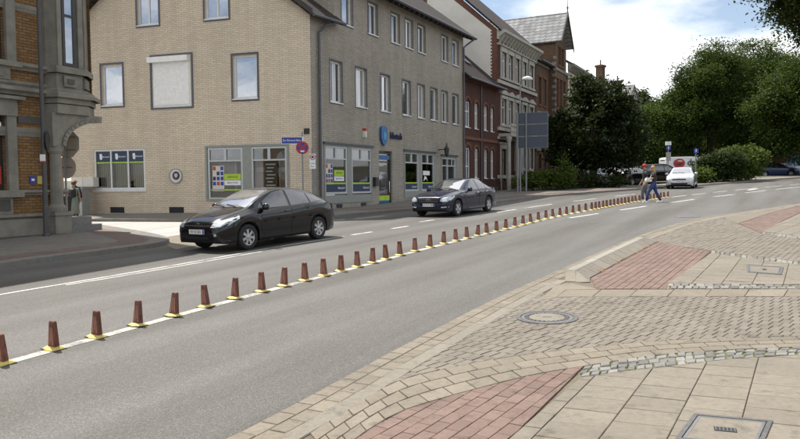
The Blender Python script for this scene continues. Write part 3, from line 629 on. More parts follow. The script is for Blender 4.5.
def window(parent, M, u0, u1, z0, z1, depth=.16, fm='white_frame', gm='glass_dark', w=.07, vs=(), hs=(), sill=True, tilt=0, sm=None, curtain=0, y=0.0):
    yb = y+depth
    o = bars(MB(), u0, u1, z0, z1, yb-.07, yb-.01, w, vs, hs).build('window', fm, parent, M)
    p = MB().poly([(u0+w*.5, yb-.03, z0+w*.5), (u1-w*.5, yb-.03, z0+w*.5), (u1-w*.5, yb-.03, z1-w*.5), (u0+w*.5, yb-.03, z1-w*.5)]).build('pane', gm, o)
    if tilt:
        uc = u0+w; Mt = Matrix.Translation((uc, yb-.06, z0+w)) @ Matrix.Rotation(tilt, 4, 'Z')
        q = MB(); bars(q, .0, u1-u0-2*w, .0, z1-z0-2*w, -.05, 0, w*.9); q.build('open_sash', fm, o, Mt)
    if sill: MB().box(u0-.04, u1+.04, y-.05, yb-.05, z0-.045, z0+.003).build('sill', sm or fm, o)
    return o
def casing(parent, M, u0, u1, z0, z1, w, d, mat, y=0.0, hood=None, name='window_surround'):
    mb = MB(); mb.box(u0-w, u0, y-d, y+.01, z0-.05, z1); mb.box(u1, u1+w, y-d, y+.01, z0-.05, z1); mb.box(u0-w*1.1, u1+w*1.1, y-d*1.3, y+.01, z1, z1+w*1.2); mb.box(u0-w*1.4, u1+w*1.4, y-d*1.8, y+.01, z0-.2, z0-.05)
    if hood == 'tri':
        uc = (u0+u1)/2; zt = z1+w*1.2; hw = (u1-u0)/2+w*1.9
        mb.extr([(uc-hw, zt+.06), (uc+hw, zt+.06), (uc+hw, zt+.14), (uc, zt+.42), (uc-hw, zt+.14)], y-d*2.2, y+.01, 'y')
    if hood == 'flat': mb.box(u0-w*1.7, u1+w*1.7, y-d*2.4, y+.01, z1+w*1.2+.14, z1+w*1.2+.24); mb.box(u0-w*1.1, u1+w*1.1, y-d*1.2, y+.01, z1+w*1.2, z1+w*1.2+.14)
    return mb.build(name, mat, parent, M)
def slab_roof(mb, pts, th):
    pts = [Vector(p) for p in pts]; n = (pts[1]-pts[0]).cross(pts[2]-pts[0]).normalized()
    if n.z < 0: pts = pts[::-1]; n = -n
    k = len(pts); lo_ = [p-n*th for p in pts]
    mb.faces(pts+lo_, [tuple(range(k)), tuple(range(2*k-1, k-1, -1))]+[(i, k+i, k+(i+1) % k, (i+1) % k) for i in range(k)])
    return mb
ID = Matrix.Identity(4)
GO, GU = (-3.8, 30.5), (.462, .887); BU = (.951, -.309)
MG = frame(GO, GU); MBg = MG.inverted() @ frame(GO, BU)
def gframe(u): return frame((GO[0]+GU[0]*u, GO[1]+GU[1]*u), GU)
# ---------------------------------------------------------------- corner shop building
shop = empty('corner_shop_building', MG, 'beige brick corner building, street side shaded in colour, with shop windows, gable and white-framed windows', 'building')
ZB = -.3
bh = [(-8.85, -7.69, 9.36, 11.3), (-5.2, -3.99, 9.36, 11.3), (-11.0, -9.8, 5.72, 7.66), (-8.16, -6.04, 5.5, 7.86), (-3.82, -2.6, 5.72, 7.66), (-11.61, -8.66, 1.70, 3.64), (-5.35, -1.1, 1.15, 3.68), (-10.74, -9.9, .57, .86), (-7.38, -6.56, .59, .87)]
out = [(-13.0, ZB), (0, ZB), (0, 9.32), (-6.5, 14.3), (-13.0, 9.32)]
wall(MB(), -13.0, 0, ZB, 14.3, bh, .17, out).build('gable_wall', 'brick_beige_lit', shop, MBg)
for h in bh[:2]:
    window(shop, MBg, *h, depth=.17, gm='glass_sky', vs=((h[0]+h[1])/2,), w=.085)
window(shop, MBg, *bh[2], depth=.17, gm='glass_sky', w=.1); window(shop, MBg, *bh[4], depth=.17, gm='glass_sky', w=.1)
# dark bars set round the outer edges of the openings
for h in (bh[0], bh[1], bh[2], bh[4]):
    bars(MB(), h[0]-.09, h[1]+.09, h[2]-.11, h[3]+.09, -.025, .03, .085).build('dark_edging', 'zinc', shop, MBg)
# roller shutter
o = bars(MB(), *bh[3], .02, .12, .12).build('shuttered_window', 'white_frame', shop, MBg); mb = MB()
for k in range(44): z = 5.62+k*.0475; mb.extr([(.012, z), (.002, z+.012), (.002, z+.036), (.012, z+.0475), (.03, z+.0475), (.03, z)], -8.06, -6.14, 'x')
mb.build('roller_shutter', 'shutter', o); MB().box(-8.28, -6.1, -.17, .06, 7.58, 7.83).build('shutter_box', 'shutter', o); MB().box(-8.1, -6.1, .05, .1, 5.5, 5.62).build('sill', 'dark_frame', o)
bars(MB(), -8.22, -5.9, 5.42, 7.95, -.03, .03, .08).build('dark_edging', 'zinc', shop, MBg)
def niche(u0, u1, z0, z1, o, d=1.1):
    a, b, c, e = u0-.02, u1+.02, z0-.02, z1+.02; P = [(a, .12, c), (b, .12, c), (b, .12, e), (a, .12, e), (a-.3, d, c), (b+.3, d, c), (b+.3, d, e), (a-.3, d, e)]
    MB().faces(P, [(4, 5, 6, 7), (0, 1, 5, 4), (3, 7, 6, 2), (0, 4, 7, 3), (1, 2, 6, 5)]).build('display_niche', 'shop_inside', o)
# three-light shop window on the gable side, with stickers on the panes
h = bh[5]; o = bars(MB(), *h, .03, .12, .09, (-10.63, -9.64)).build('triple_window', 'white_frame', shop, MBg)
MB().box(h[0]-.05, h[1]+.05, -.05, .04, h[2]-.1, h[2]).build('sill', 'white_frame', o)
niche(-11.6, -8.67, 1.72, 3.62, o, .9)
for i, (a, b) in enumerate(((-11.52, -10.66), (-10.60, -9.68), (-9.60, -8.75))):
    p = MB().poly([(a, .09, 1.79), (b, .09, 1.79), (b, .09, 3.55), (a, .09, 3.55)]).build('pane', 'shop_glass', o)
    MB().box(a+.015, b-.015, .074, .08, 3.03, 3.52).build('banner', 'poster_navy', o); MB().box(a+.015, b-.015, .073, .079, 2.97, 3.03).build('lime_band', 'lime', o)
    MB().extr([(a+.22, 3.16), (a+.34, 3.14), (a+.37, 3.3), (a+.33, 3.44), (a+.2, 3.42)], .066, .074, 'y').build('logo', 'text_white', o)
    textmesh('bibotech', .13, 'text_white', 'lettering', o, Matrix.Translation(((a+b)/2+.12, .069, 3.28)) @ Matrix.Rotation(PI/2, 4, 'X'), .002)
    mb = MB()
    for k in range(7): mb.box(a+.02+k*.115, a+.10+k*.115, .32, .33, 1.8, 3.0)
    mb.build('blind', 'curtain', o)
# shop front on the gable side: grey-green surround, two windows with transoms
wood = bars(MB(), -5.35, -1.1, 1.15, 3.68, -.03, .1, .1).build('shopfront', 'grey_green', shop, MBg); MB().box(-3.4, -2.98, -.02, .12, 1.25, 3.58).build('pier_panel', 'grey_green', wood)
def shopwin(u0, u1, z0, z1, M, zt, stick):
    o = bars(MB(), u0, u1, z0, z1, .0, .1, .085, (), (zt,)).build('shop_window', 'shop_frame', shop, M); um = (u0+u1)/2
    MB().box(um-.06, um+.06, .005, .1, zt, z1-.08).build('transom_mullion', 'shop_frame', o)
    MB().poly([(u0+.04, .06, z0+.04), (u1-.04, .06, z0+.04), (u1-.04, .06, zt), (u0+.04, .06, zt)]).build('pane', 'shop_glass', o)
    for a, b in ((u0+.08, um-.06), (um+.06, u1-.08)): MB().poly([(a, .06, zt+.03), (b, .06, zt+.03), (b, .06, z1-.08), (a, .06, z1-.08)]).build('transom_pane', 'glass_dark', o)
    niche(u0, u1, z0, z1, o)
    return o
def poster(o, a, b, z0, z1, y=.05):
    p = MB().box(a, b, y, y+.006, z0, z1).build('poster', 'poster_pale', o); n = 5; m = 3
    for i in range(m):
        for j in range(n):
            if j < 1: continue
            w_, hh = (b-a)/m, (z1-z0)/n
            mb = MB().box(a+(i+.1)*w_, a+(i+.85)*w_, y-.004, y, z0+(j+.12)*hh, z0+(j+.86)*hh); mb.build('poster_tile', ('poster_red', 'poster_navy', 'poster_red', 'sign_blue', 'poster_pale')[(i*2+j*3) % 5 if i < 2 else 3], p)
    return p
def stickers(o, u, z, y=.048):
    MB().box(u-.42, u+.42, y, y+.006, z, z+.27).build('lime_sticker', 'lime', o); textmesh('SERVICE', .14, 'text_black', 'lettering', o, Matrix.Translation((u, y-.002, z+.13)) @ Matrix.Rotation(PI/2, 4, 'X'), .001)
    MB().box(u-.42, u+.42, y, y+.006, z-.24, z-.02).build('white_sticker', 'text_white', o); textmesh('BERATUNG', .11, 'text_black', 'lettering', o, Matrix.Translation((u, y-.002, z-.13)) @ Matrix.Rotation(PI/2, 4, 'X'), .001)
w1 = shopwin(-5.22, -3.42, 1.22, 3.56, MBg, 2.97, 1); poster(w1, -5.02, -4.42, 1.6, 2.75); stickers(w1, -3.98, 2.1)
MB().box(-5.1, -3.5, .05, .056, 1.62, 1.68).build('lime_band', 'lime', w1); MB().box(-4.9, -4.0, .4, .44, 1.9, 2.9).build('display_board', 'wood_panel', w1); MB().box(-4.05, -3.95, .36, .4, 1.3, 2.9).build('display_post', 'curtain', w1)
w2 = shopwin(-2.98, -1.22, 1.22, 3.56, MBg, 2.97, 0)
MB().box(-2.92, -2.42, .3, .34, 1.3, 2.95).build('display_board', 'wood_panel', w2); MB().box(-1.68, -1.3, .3, .34, 1.3, 2.95).build('display_board', 'wood_panel', w2); MB().box(-2.44, -2.36, .25, .3, 1.3, 2.95).build('display_post', 'curtain', w2); MB().box(-1.74, -1.66, .25, .3, 1.3, 2.95).build('display_post', 'curtain', w2)
MB().box(-2.9, -1.3, .28, .3, 2.45, 2.65).build('display_rail', 'curtain', w2)
bd = MB().box(-2.36, -1.74, .08, .09, 1.35, 2.92).build('price_board', 'plinth_dark', w2)
for k in range(9):
    z = 2.78-k*.155; MB().box(-2.3+.06*(k % 2), -1.82-.07*(k % 3), .074, .08, z-.03, z+.02).build('board_line', 'text_white', bd)
for h in bh[7:9]:
    mb = MB().box(h[0], h[1], .05, .1, h[2], h[3])
    for k in range(4): mb.box(h[0]+.01, h[1]-.01, .02, .05, h[2]+.02+k*.07, h[2]+.05+k*.07)
    mb.build('cellar_vent', 'bin_dark', shop, MBg)
# round emblem
o = MB().disc((-6.95, 2.31), .36, -.05, .0).build('emblem_ring', 'plastic_grey', shop, MBg); MB().disc((-6.92, 2.31), .30, -.06, -.045).build('emblem_disc', 'plaster_white', o); MB().disc((-6.9, 2.33), .2, -.07, -.055).build('emblem_roundel', 'dark_frame', o)
MB().extr([(-6.98, 2.42), (-6.98, 2.3), (-6.9, 2.22), (-6.82, 2.3), (-6.82, 2.42)], -.078, -.066, 'y').build('emblem_shield', 'shop_frame', o)
MB().box(-.36, -.1, -.03, .0, 4.05, 4.3).build('house_number', 'dark_frame', shop, MBg)
# street side, in the brick copy darkened as shade
zu, zl = (9.301, 10.85), (5.6, 7.48)
gu = [(2.56, 3.54), (5.0, 5.95), (7.4, 8.35), (9.0, 9.95), (10.6, 11.55), (13.85, 14.8), (15.53, 16.48)]; gm_ = [(1.51, 2.53), (3.75, 4.78), (6.2, 7.2), (8.64, 9.6), (10.5, 11.42), (12.23, 13.15), (13.8, 14.72), (15.5, 16.45)]
gh = [(a, b, *zu) for a, b in gu]+[(a, b, *zl) for a, b in gm_]
sh = [(.92, 5.25, 1.0, 3.7), (5.95, 7.4, .2, 3.56), (8.75, 12.75, 1.1, 3.66), (13.7, 16.1, .6, 3.56)]
wm = wall(MB(), 0, 17.3, ZB, 9.3, [h for h in gh if h[2] < 9]+sh, .2); wall(wm, 1.9, 17.3, 9.3, 11.5, [(h[0], h[1], 9.3, h[3]) for h in gh if h[2] > 9], .2); wm.build('street_wall', 'brick_beige_shade', shop)
mb = MB(); mb.poly([(1.9, 0, 9.0), (1.9, 10, 9.0), (1.9, 10, 15), (1.9, 5, 15.4), (1.9, 0, 11.5)][::-1]).build('wing_end_wall', 'brick_beige_shade', shop)
mb = MB(); mb.poly([(17.3, 0, ZB), (17.3, 10, ZB), (17.3, 10, 11.5), (17.3, 5, 15.4), (17.3, 0, 11.5)]); mb.build('far_end_wall', 'brick_beige_shade', shop)
for i, h in enumerate(gh):
    window(shop, ID, *h, depth=.2, gm='glass_house' if i % 3 else 'glass_sky', w=.085, tilt=(0, 0, 0, 0, .35, 0, 0, 0, .3, 0, 0, 0, 0, 0, 0)[i % 15], vs=(h[0]+.42,) if i % 2 else ())
    bars(MB(), h[0]-.06, h[1]+.06, h[2]-.09, h[3]+.06, -.015, .02, .06).build('dark_edging', 'zinc', shop)
for (a, b, z0, z1), n_ in ((sh[0], 2), (sh[2], 2), (sh[3], 1)):
    f = bars(MB(), a, b, z0, z1, -.03, .1, .1).build('shopfront', 'grey_green', shop); MB().box(a-.06, b+.06, -.1, .0, z1-.02, z1+.07).build('shopfront_cap', 'zinc', f)
    if n_ == 2: MB().box(a+.1, b-.1, -.02, .12, z0+.1, z0+.36).build('stall_riser', 'grey_green', f); m = (a+b)/2; MB().box(m-.2, m+.2, -.02, .12, z0+.36, z1-.1).build('pier_panel', 'grey_green', f)
for k, (a, b) in enumerate(((1.0, 2.88), (3.3, 5.17), (8.83, 10.55), (10.95, 12.67))):
    w_ = shopwin(a, b, 1.42 if k < 2 else 1.46, 3.6, ID, 3.03, 1)
    MB().box(a+.09, b-.09, .045, .052, 1.52, 1.86).build('banner', 'poster_navy', w_); MB().box(a+.09, b-.09, .044, .051, 1.87, 1.94).build('lime_band', 'lime', w_)
    textmesh('bibotech', .17, 'text_white', 'lettering', w_, Matrix.Translation((b-.45, .043, 1.69)) @ Matrix.Rotation(PI/2, 4, 'X'), .001)
    if k == 0: poster(w_, a+.12, a+.72, 1.7, 2.8); stickers(w_, a+1.25, 2.25)
    if k == 3: MB().box(a+.3, a+1.2, .045, .05, 2.35, 2.6).build('white_sticker', 'text_white', w_); MB().extr([(a+.35, 2.0), (a+.7, 2.15), (a+.9, 2.0), (a+.75, 2.25), (a+.5, 2.3)], .045, .05, 'y').build('white_mark', 'text_white', w_)
# entrance in the recess
o = bars(MB(), 5.97, 7.38, .3, 3.5, .1, .2, .08, (), (3.0, 1.3)).build('entrance_door', 'dark_frame', shop); MB().poly([(6.0, .16, .35), (7.35, .16, .35), (7.35, .16, 3.45), (6.0, .16, 3.45)]).build('pane', 'glass_dark', o)
MB().box(6.06, 7.28, .12, .13, 1.0, 1.3).build('lime_band', 'lime', o); MB().box(6.06, 7.28, .122, .13, .5, 1.0).build('blue_panel', 'shop_blue', o); MB().box(6.06, 7.28, .1, .12, 3.12, 3.35).build('blue_fascia', 'shop_blue', o); MB().tube([(7.15, .05, 1.4), (7.15, .05, 2.0)], .02).build('handle', 'chrome', o)
MB().box(5.3, 5.6, -.18, 0, 1.75, 2.2).build('letter_box', 'dark_frame', shop); MB().box(4.35, 4.5, -.16, 0, 4.15, 4.45).build('alarm_box', 'plaster_white', shop); MB().box(4.36, 4.49, -.17, -.0, 4.45, 4.58).build('alarm_lamp', 'poster_red', shop)
# last door with glazed lights
o = bars(MB(), 13.85, 16.0, .7, 3.45, .02, .12, .09, (14.75,), (2.95,)).build('side_door', 'shop_frame', shop); MB().poly([(13.9, .09, .75), (15.95, .09, .75), (15.95, .09, 3.4), (13.9, .09, 3.4)]).build('pane', 'glass_dark', o); MB().box(15.3, 15.38, .0, .04, 2.95, 3.4).build('transom_mullion', 'shop_frame', o)
for u in (1.9, 4.1): MB().box(u, u+.5, -.012, .0, .78, .95).build('cellar_vent', 'bin_dark', shop)
# projecting shield sign and letters
o = MB().extr([(6.02, 4.72), (6.08, 4.8), (6.6, 4.8), (6.66, 4.72), (6.66, 4.2), (6.52, 3.95), (6.34, 3.82), (6.16, 3.95), (6.02, 4.2)][::-1], -.14, -.06, 'y').build('shield_sign', 'shop_blue', shop, fix=True); MB().box(6.2, 6.48, -.06, 0, 4.3, 4.5).build('bracket', 'zinc', o)
MB().extr([(6.2, 4.35), (6.34, 4.6), (6.52, 4.4), (6.48, 4.15), (6.3, 4.1)][::-1], -.155, -.14, 'y').build('logo', 'shop_cyan', o, fix=True)
textmesh('bibotech', .52, 'navy_letters', 'shop_lettering', shop, Matrix.Translation((7.78, -.05, 4.38)) @ Matrix.Rotation(PI/2, 4, 'X') @ Matrix.Scale(.72, 4, (1, 0, 0)), .03)
# hanging ironwork lantern bracket
mb = MB(); mb.tube([(13.3, 0, 3.9), (13.3, -.55, 3.9)], .03); mb.ring_ell([(13.3, -.55, 3.45, .05, .05), (13.3, -.55, 3.6, .13, .13), (13.3, -.55, 3.95, .17, .17), (13.3, -.55, 4.1, .06, .06), (13.3, -.55, 4.3, .03, .03)], 8); mb.build('wall_lantern', 'dark_frame', shop)
# roofs: corner gable roof and the higher wing
apexB = MBg @ Vector((-6.5, -.3, 14.45)); backB = apexB+(MBg.to_3x3() @ Vector((0, 9, 0))); ev0 = MBg @ Vector((.3, -.35, 9.15)); ev1 = Vector((2.15, -.42, 9.2)); ev2 = Vector((1.9, 9, 16)); lf0 = MBg @ Vector((-13.4, -.35, 9.1)); lf1 = lf0+(backB-apexB)
rf = slab_roof(MB(), [ev0, ev1, Vector((1.9, 3.6, 12.2)), backB, apexB], .16).build('corner_roof', 'tile_dark', shop); slab_roof(MB(), [lf0, apexB, backB, lf1], .16).build('corner_roof', 'tile_dark', shop)
MB().tube([ev0+Vector((0, -.04, -.08)), ev1+Vector((0, -.04, -.08))], .075, 8).build('gutter', 'zinc', shop)
b0, b1 = MBg @ Vector((.3, -.38, 9.05)), MBg @ Vector((-6.5, -.38, 14.3)); d_ = Vector((0, 0, .26)); n_ = MBg.to_3x3() @ Vector((0, .05, 0)); MB().faces([b0, b1, b1+d_, b0+d_, b0+n_, b1+n_, b1+d_+n_, b0+d_+n_], [(0, 1, 2, 3), (7, 6, 5, 4), (0, 4, 5, 1), (3, 2, 6, 7), (0, 3, 7, 4), (1, 5, 6, 2)]).build('barge_board', 'soffit', shop)
slab_roof(MB(), [(1.6, -.65, 11.32), (17.75, -.65, 11.32), (17.75, 5, 15.6), (1.6, 5, 15.6)], .14).build('wing_roof', 'tile_dark', shop); slab_roof(MB(), [(1.6, 10.6, 11.3), (1.6, 5, 15.6), (17.75, 5, 15.6), (17.75, 10.6, 11.3)], .14).build('wing_roof', 'tile_dark', shop)
mb = MB()
for k in range(27): u = 1.75+k*.6; mb.extr([(-.6, 11.05), (-.6, 11.2), (.02, 11.62), (.02, 11.3)], u, u+.12, 'x')
mb.build('rafter_tails', 'soffit', shop); MB().tube([(1.55, -.68, 11.22), (17.85, -.68, 11.22)], .085, 8).build('gutter', 'zinc', shop)
MB().tube([(17.6, -.66, 11.15), (17.3, -.35, 10.85), (17.15, -.1, 10.6), (17.15, -.1, .8)], .06, 8).build('downpipe', 'zinc', shop); MB().tube([(1.6, -.45, 9.1), (.9, -.25, 8.85), (.55, -.1, 8.5), (.5, -.1, .7)], .06, 8).build('downpipe', 'zinc', shop)
mb = MB(); wall(mb, -13, -12.99, ZB, 9.3); mb.build('rear_edge', 'brick_beige_lit', shop, MBg)
# chimney stack standing behind the wing's eaves
inw = Vector((-GU[1], GU[0], 0)); P0 = Vector((GO[0], GO[1], 0))+inw*5; d_ = ray(418, 1); tt = ((P0-Vector((0, 0, CAMH))).dot(inw))/d_.dot(inw); hp = MG.inverted() @ (Vector((0, 0, CAMH))+d_*tt)
ck = MB().box(hp.x-.5, hp.x+.7, 4.6, 5.4, 13.0, hp.z+.5).build('chimney', 'brick_orange', shop)
MB().box(hp.x-.58, hp.x+.78, 4.52, 5.48, hp.z+.5, hp.z+.65).build('chimney_cap', 'brick_orange', ck)
# ---------------------------------------------------------------- low red brick house
o_ = empty('red_brick_house', gframe(17.32), 'low dark red brick house with arched white windows and skylights in its roof', 'building'); RH = o_
rw = [(.25, 1.1), (1.95, 2.6), (3.75, 4.4), (5.1, 5.7)]; holes = []
for i, (a, b) in enumerate(rw): holes += [(a, b, 5.55, 7.25), (a, b, 2.2 if i else 1.0, 4.2)]
wall(MB(), 0, 6.5, -.2, 9.0, holes, .14).build('wall', 'brick_red', o_)
for i, h in enumerate(holes):
    w_ = window(o_, ID, *h, depth=.14, w=.085, vs=((h[0]+h[1])/2,), hs=(h[2]+(h[3]-h[2])*.62,)); uc = (h[0]+h[1])/2; r = (h[1]-h[0])/2
    mb = MB(); mb.loft([[(uc+rr*math.cos(PI*k/8), -.04, h[3]-.1+rr*.75*math.sin(PI*k/8)) for k in range(9)] for rr in (r, r+.2)], False); mb.loft([[(uc+(r+.2)*math.cos(PI*k/8), yy, h[3]-.1+(r+.2)*.75*math.sin(PI*k/8)) for k in range(9)] for yy in (-.04, .0)], False); mb.build('brick_arch', 'brick_orange', o_)
MB().box(-.02, 6.5, -.08, .02, 4.75, 4.95).build('string_course', 'brick_orange', o_); MB().box(-.02, 6.5, -.06, .02, -.2, 1.6).build('plinth', 'plinth_dark', o_); MB().box(0, 6.5, -.12, .02, 8.6, 8.85).build('eaves_course', 'brick_orange', o_)
rf = slab_roof(MB(), [(-.02, -.5, 8.75), (6.9, -.5, 8.75), (6.6, 4.2, 12.9), (-.02, 4.2, 12.9)], .15).build('roof', 'tile_dark', o_); MB().tube([(-.1, -.55, 8.7), (7.0, -.55, 8.7)], .08, 8).build('gutter', 'zinc', o_)
sl = Vector((0, 4.7, 4.15)).normalized(); nr = Vector((0, -sl.z, sl.y))
for u in (1.2, 3.4):
    p = Vector((u, -.5, 8.75))+sl*2.2+nr*.05; MB().faces([p+Vector((0, 0, 0)), p+Vector((.75, 0, 0)), p+Vector((.75, 0, 0))+sl*1.1, p+sl*1.1]+[q+nr*.06 for q in (p, p+Vector((.75, 0, 0)), p+Vector((.75, 0, 0))+sl*1.1, p+sl*1.1)], [(0, 3, 2, 1), (4, 5, 6, 7), (0, 1, 5, 4), (1, 2, 6, 5), (2, 3, 7, 6), (3, 0, 4, 7)]).build('skylight', 'glass_sky', rf)
MB().tube([(3.1, -.06, 8.6), (3.1, -.06, .8)], .05, 6).build('downpipe', 'zinc', o_)
# ---------------------------------------------------------------- ornate red and white town house
o_ = empty('ornate_town_house', gframe(23.85), 'tall red brick town house with white stucco trim and bare plaster gable wall', 'building')
oc = [(.78, 1.9), (2.4, 3.45), (4.05, 5.05), (5.85, 6.9), (7.7, 8.8)]; holes = [(a, b, z0, z1) for z0, z1 in ((9.75, 11.6), (6.25, 8.15)) for a, b in oc]+[(a, b, 3.0, 5.0) for a, b in oc[2:]]+[(.7, 1.9, 1.2, 4.4)]
wall(MB(), 0, 9.75, -.2, 13.0, holes, .18).build('wall', 'brick_red', o_)
for i, h in enumerate(holes):
    if i == len(holes)-1: w_ = bars(MB(), *h, .06, .16, .1, ((h[0]+h[1])/2,), (3.6,)).build('front_door', 'dark_frame', o_); MB().poly([(h[0], .14, h[2]), (h[1], .14, h[2]), (h[1], .14, h[3]), (h[0], .14, h[3])]).build('door_leaf', 'wood_panel', w_)
    else: window(o_, ID, *h, depth=.18, w=.085, vs=((h[0]+h[1])/2,), hs=(h[2]+(h[3]-h[2])*.68,), gm='glass_far')
    casing(o_, ID, *h, .19, .09, 'stone_white', hood='tri' if 5 <= i < 10 else 'flat')
for z0, z1, d in ((9.2, 9.45, .12), (5.75, 6.0, .14), (5.1, 5.3, .1), (2.2, 2.45, .1)): MB().box(0, 9.77, -d, .02, z0, z1).build('string_course', 'stone_white', o_)
MB().extr([(.02, 12.35), (-.1, 12.35), (-.14, 12.5), (-.5, 12.75), (-.62, 12.8), (-.62, 13.0), (.02, 13.05)], -.05, 9.8, 'x').build('cornice', 'stone_white', o_)
for k in range(14): u = .25+k*.7; MB().extr([(.0, 12.0), (-.1, 12.0), (-.16, 12.25), (-.44, 12.62), (-.44, 12.76), (0, 12.72)], u, u+.2, 'x').build('cornice_bracket', 'stone_white', o_)
MB().box(0, 9.76, -.05, .02, 11.98, 12.1).build('frieze_band', 'stone_white', o_)
# balcony and portal
MB().box(.2, 3.6, -1.0, 0, 5.28, 5.5).build('balcony_floor', 'stone_white', o_); mb = MB(); mb.box(.2, 3.6, -1.0, -.9, 6.05, 6.2)
for k in range(14): mb.ring_ell([(.3+k*.245, -.95, 5.5, .04, .04), (.3+k*.245, -.95, 5.7, .085, .085), (.3+k*.245, -.95, 5.95, .04, .04), (.3+k*.245, -.95, 6.05, .05, .05)], 6)
mb.build('balustrade', 'stone_white', o_)
for u in (.35, 2.3, 3.4): MB().ring_ell([(u, -.75, 1.0, .2, .2), (u, -.75, 1.4, .16, .16), (u, -.75, 4.8, .14, .14), (u, -.75, 5.1, .22, .22), (u, -.75, 5.28, .22, .22)], 10).build('portal_column', 'stone_white', o_, smooth=False)
MB().box(-.02, 9.75, -.07, .02, -.2, 2.0).build('plinth', 'brick_red', o_)
# plaster gable facing the camera, with red verge
gp = [(0, -.2), (-12.2, -.2), (-12.2, 13.0), (-6.1, 18.6), (0, 13.05)]; MGab = Matrix.Rotation(-PI/2, 4, 'Z')
MGb = Matrix(((0, 1, 0, 0), (-1, 0, 0, 0), (0, 0, 1, 0), (0, 0, 0, 1)))   # local x -> -y (towards the street), so the wall looks back down the street
hw = (-5.0, -4.0, 11.4, 13.2)
wall(MB(), -12.2, -.42, -.2, 18.6, [hw], .16, [(-12.2, -.2), (-.42, -.2), (-.42, 13.0), (-6.1, 17.9), (-12.2, 12.4)], -.012).build('gable_plaster', 'plaster_white', o_, MGb)
window(o_, MGb, *hw, depth=.14, fm='dark_frame', gm='glass_sky', vs=(-4.5,), hs=(12.4,), w=.06)
wall(MB(), -12.2, 0, -.2, 18.6, [], .1, gp[::-1], .01).build('gable_brick_edge', 'brick_orange', o_, MGb)
mb = MB()
for k in range(42):
    z = 3+k*.24; mb.box(-.52, -.42, -.02, .0, z, z+.12)
mb.build('quoin', 'brick_orange', o_, MGb)
slab_roof(MB(), [(-.15, -.35, 13.0), (9.75, -.35, 13.0), (9.75, 6.1, 18.9), (-.15, 6.1, 18.9)], .14).build('roof', 'tile_dark', o_); slab_roof(MB(), [(-.15, 12.5, 13.0), (-.15, 6.1, 18.9), (9.75, 6.1, 18.9), (9.75, 12.5, 13.0)], .14).build('roof', 'tile_dark', o_)
ch = MB().box(-1.2, -.15, 8.0, 8.9, 9.0, 18.0).build('chimney', 'brick_orange', o_)
# ---------------------------------------------------------------- brown brick house with steep slate cross gable
o_ = empty('brown_brick_house', gframe(33.65), 'brown brick house with pale quoins and a steep slate-roofed cross gable', 'building')
bc = [(.7, 1.5), (2.2, 3.0)]; holes = [(a, b, z0, z1) for z0, z1 in ((8.7, 11.0), (5.0, 7.2), (2.4, 4.4)) for a, b in bc]
wall(MB(), 0, 4.0, 0, 12.4, holes, .16).build('wall', 'brick_brown', o_)
for h in holes: window(o_, ID, *h, depth=.16, fm='dark_frame', gm='glass_far', vs=((h[0]+h[1])/2,), w=.08); casing(o_, ID, *h, .12, .05, 'brick_orange')
for z0 in (7.8, 4.6, 12.0): MB().box(0, 4.0, -.1, .02, z0, z0+.25).build('string_course', 'stone_trim', o_)
B0_ = 3.85
slab_roof(MB(), [(-.1, -.5, 12.35), (B0_, -.5, 12.35), (B0_, 5, 15.6), (-.1, 5, 15.6)], .15).build('side_roof', 'slate', o_); MB().tube([(-.1, -.55, 12.3), (4.1, -.55, 12.3)], .08, 8).build('gutter', 'zinc', o_)
# projecting bay under the gable
PJ = -.6; B0, B1, BM = 3.9, 7.76, 5.83; rz, ez = 17.44, 14.5
th = [(a, b, z0, z1) for z0, z1 in ((8.7, 11.3), (5.0, 7.2), (2.4, 4.4)) for a, b in ((4.3, 4.95), (5.5, 6.15), (6.7, 7.35))]+[(5.0, 5.6, 12.6, 14.2), (6.06, 6.66, 12.6, 14.2)]
wall(MB(), B0, B1, 0, 17.0, th, .16, [(B0, 0), (B1, 0), (B1, 14.2), (BM, 16.9), (B0, 14.2)], PJ).build('gable_wall', 'brick_brown', o_)
for h in th: window(o_, ID, *h, depth=.16, fm='dark_frame', gm='glass_far', vs=((h[0]+h[1])/2,), w=.08, y=PJ); casing(o_, ID, *h, .1, .05, 'brick_orange', y=PJ)
MPl = Matrix(((0, 1, 0, B0), (-1, 0, 0, 0), (0, 0, 1, 0), (0, 0, 0, 1)))
wall(MB(), -12, .6, 0, 14.3, []).build('bay_side_wall', 'brick_brown', o_, MPl)
w3 = [(8.4, 9.2, z0, z1) for z0, z1 in ((8.7, 11.0), (5.0, 7.2), (2.4, 4.4))]; wall(MB(), B1, 10.83, 0, 12.4, w3, .16).build('wall', 'brick_brown', o_)
for h in w3: window(o_, ID, *h, depth=.16, fm='dark_frame', gm='glass_far', vs=((h[0]+h[1])/2,), w=.08)
slab_roof(MB(), [(B1, -.5, 12.35), (10.83, -.5, 12.35), (10.83, 5, 16.0), (B1, 5, 16.0)], .15).build('side_roof', 'slate', o_)
mb = MB()
for k in range(24): mb.box(B0-.03, B0+.3 if k % 2 else B0+.18, PJ-.03, PJ+(.18 if k % 2 else .3), 1.0+k*.52, 1.26+k*.52)
mb.build('quoin', 'stone_trim', o_)
for z0 in (7.8, 4.6, 12.0): MB().box(B0-.05, B1+.05, PJ-.08, PJ+.02, z0, z0+.25).build('string_course', 'stone_trim', o_)
FY = PJ-.6
slab_roof(MB(), [(3.53, FY, ez), (BM, FY, rz), (BM, 12, rz), (3.53, 12, ez)], .14).build('gable_roof', 'slate', o_); slab_roof(MB(), [(8.13, FY, ez), (8.13, 12, ez), (BM, 12, rz), (BM, FY, rz)], .14).build('gable_roof', 'slate', o_)
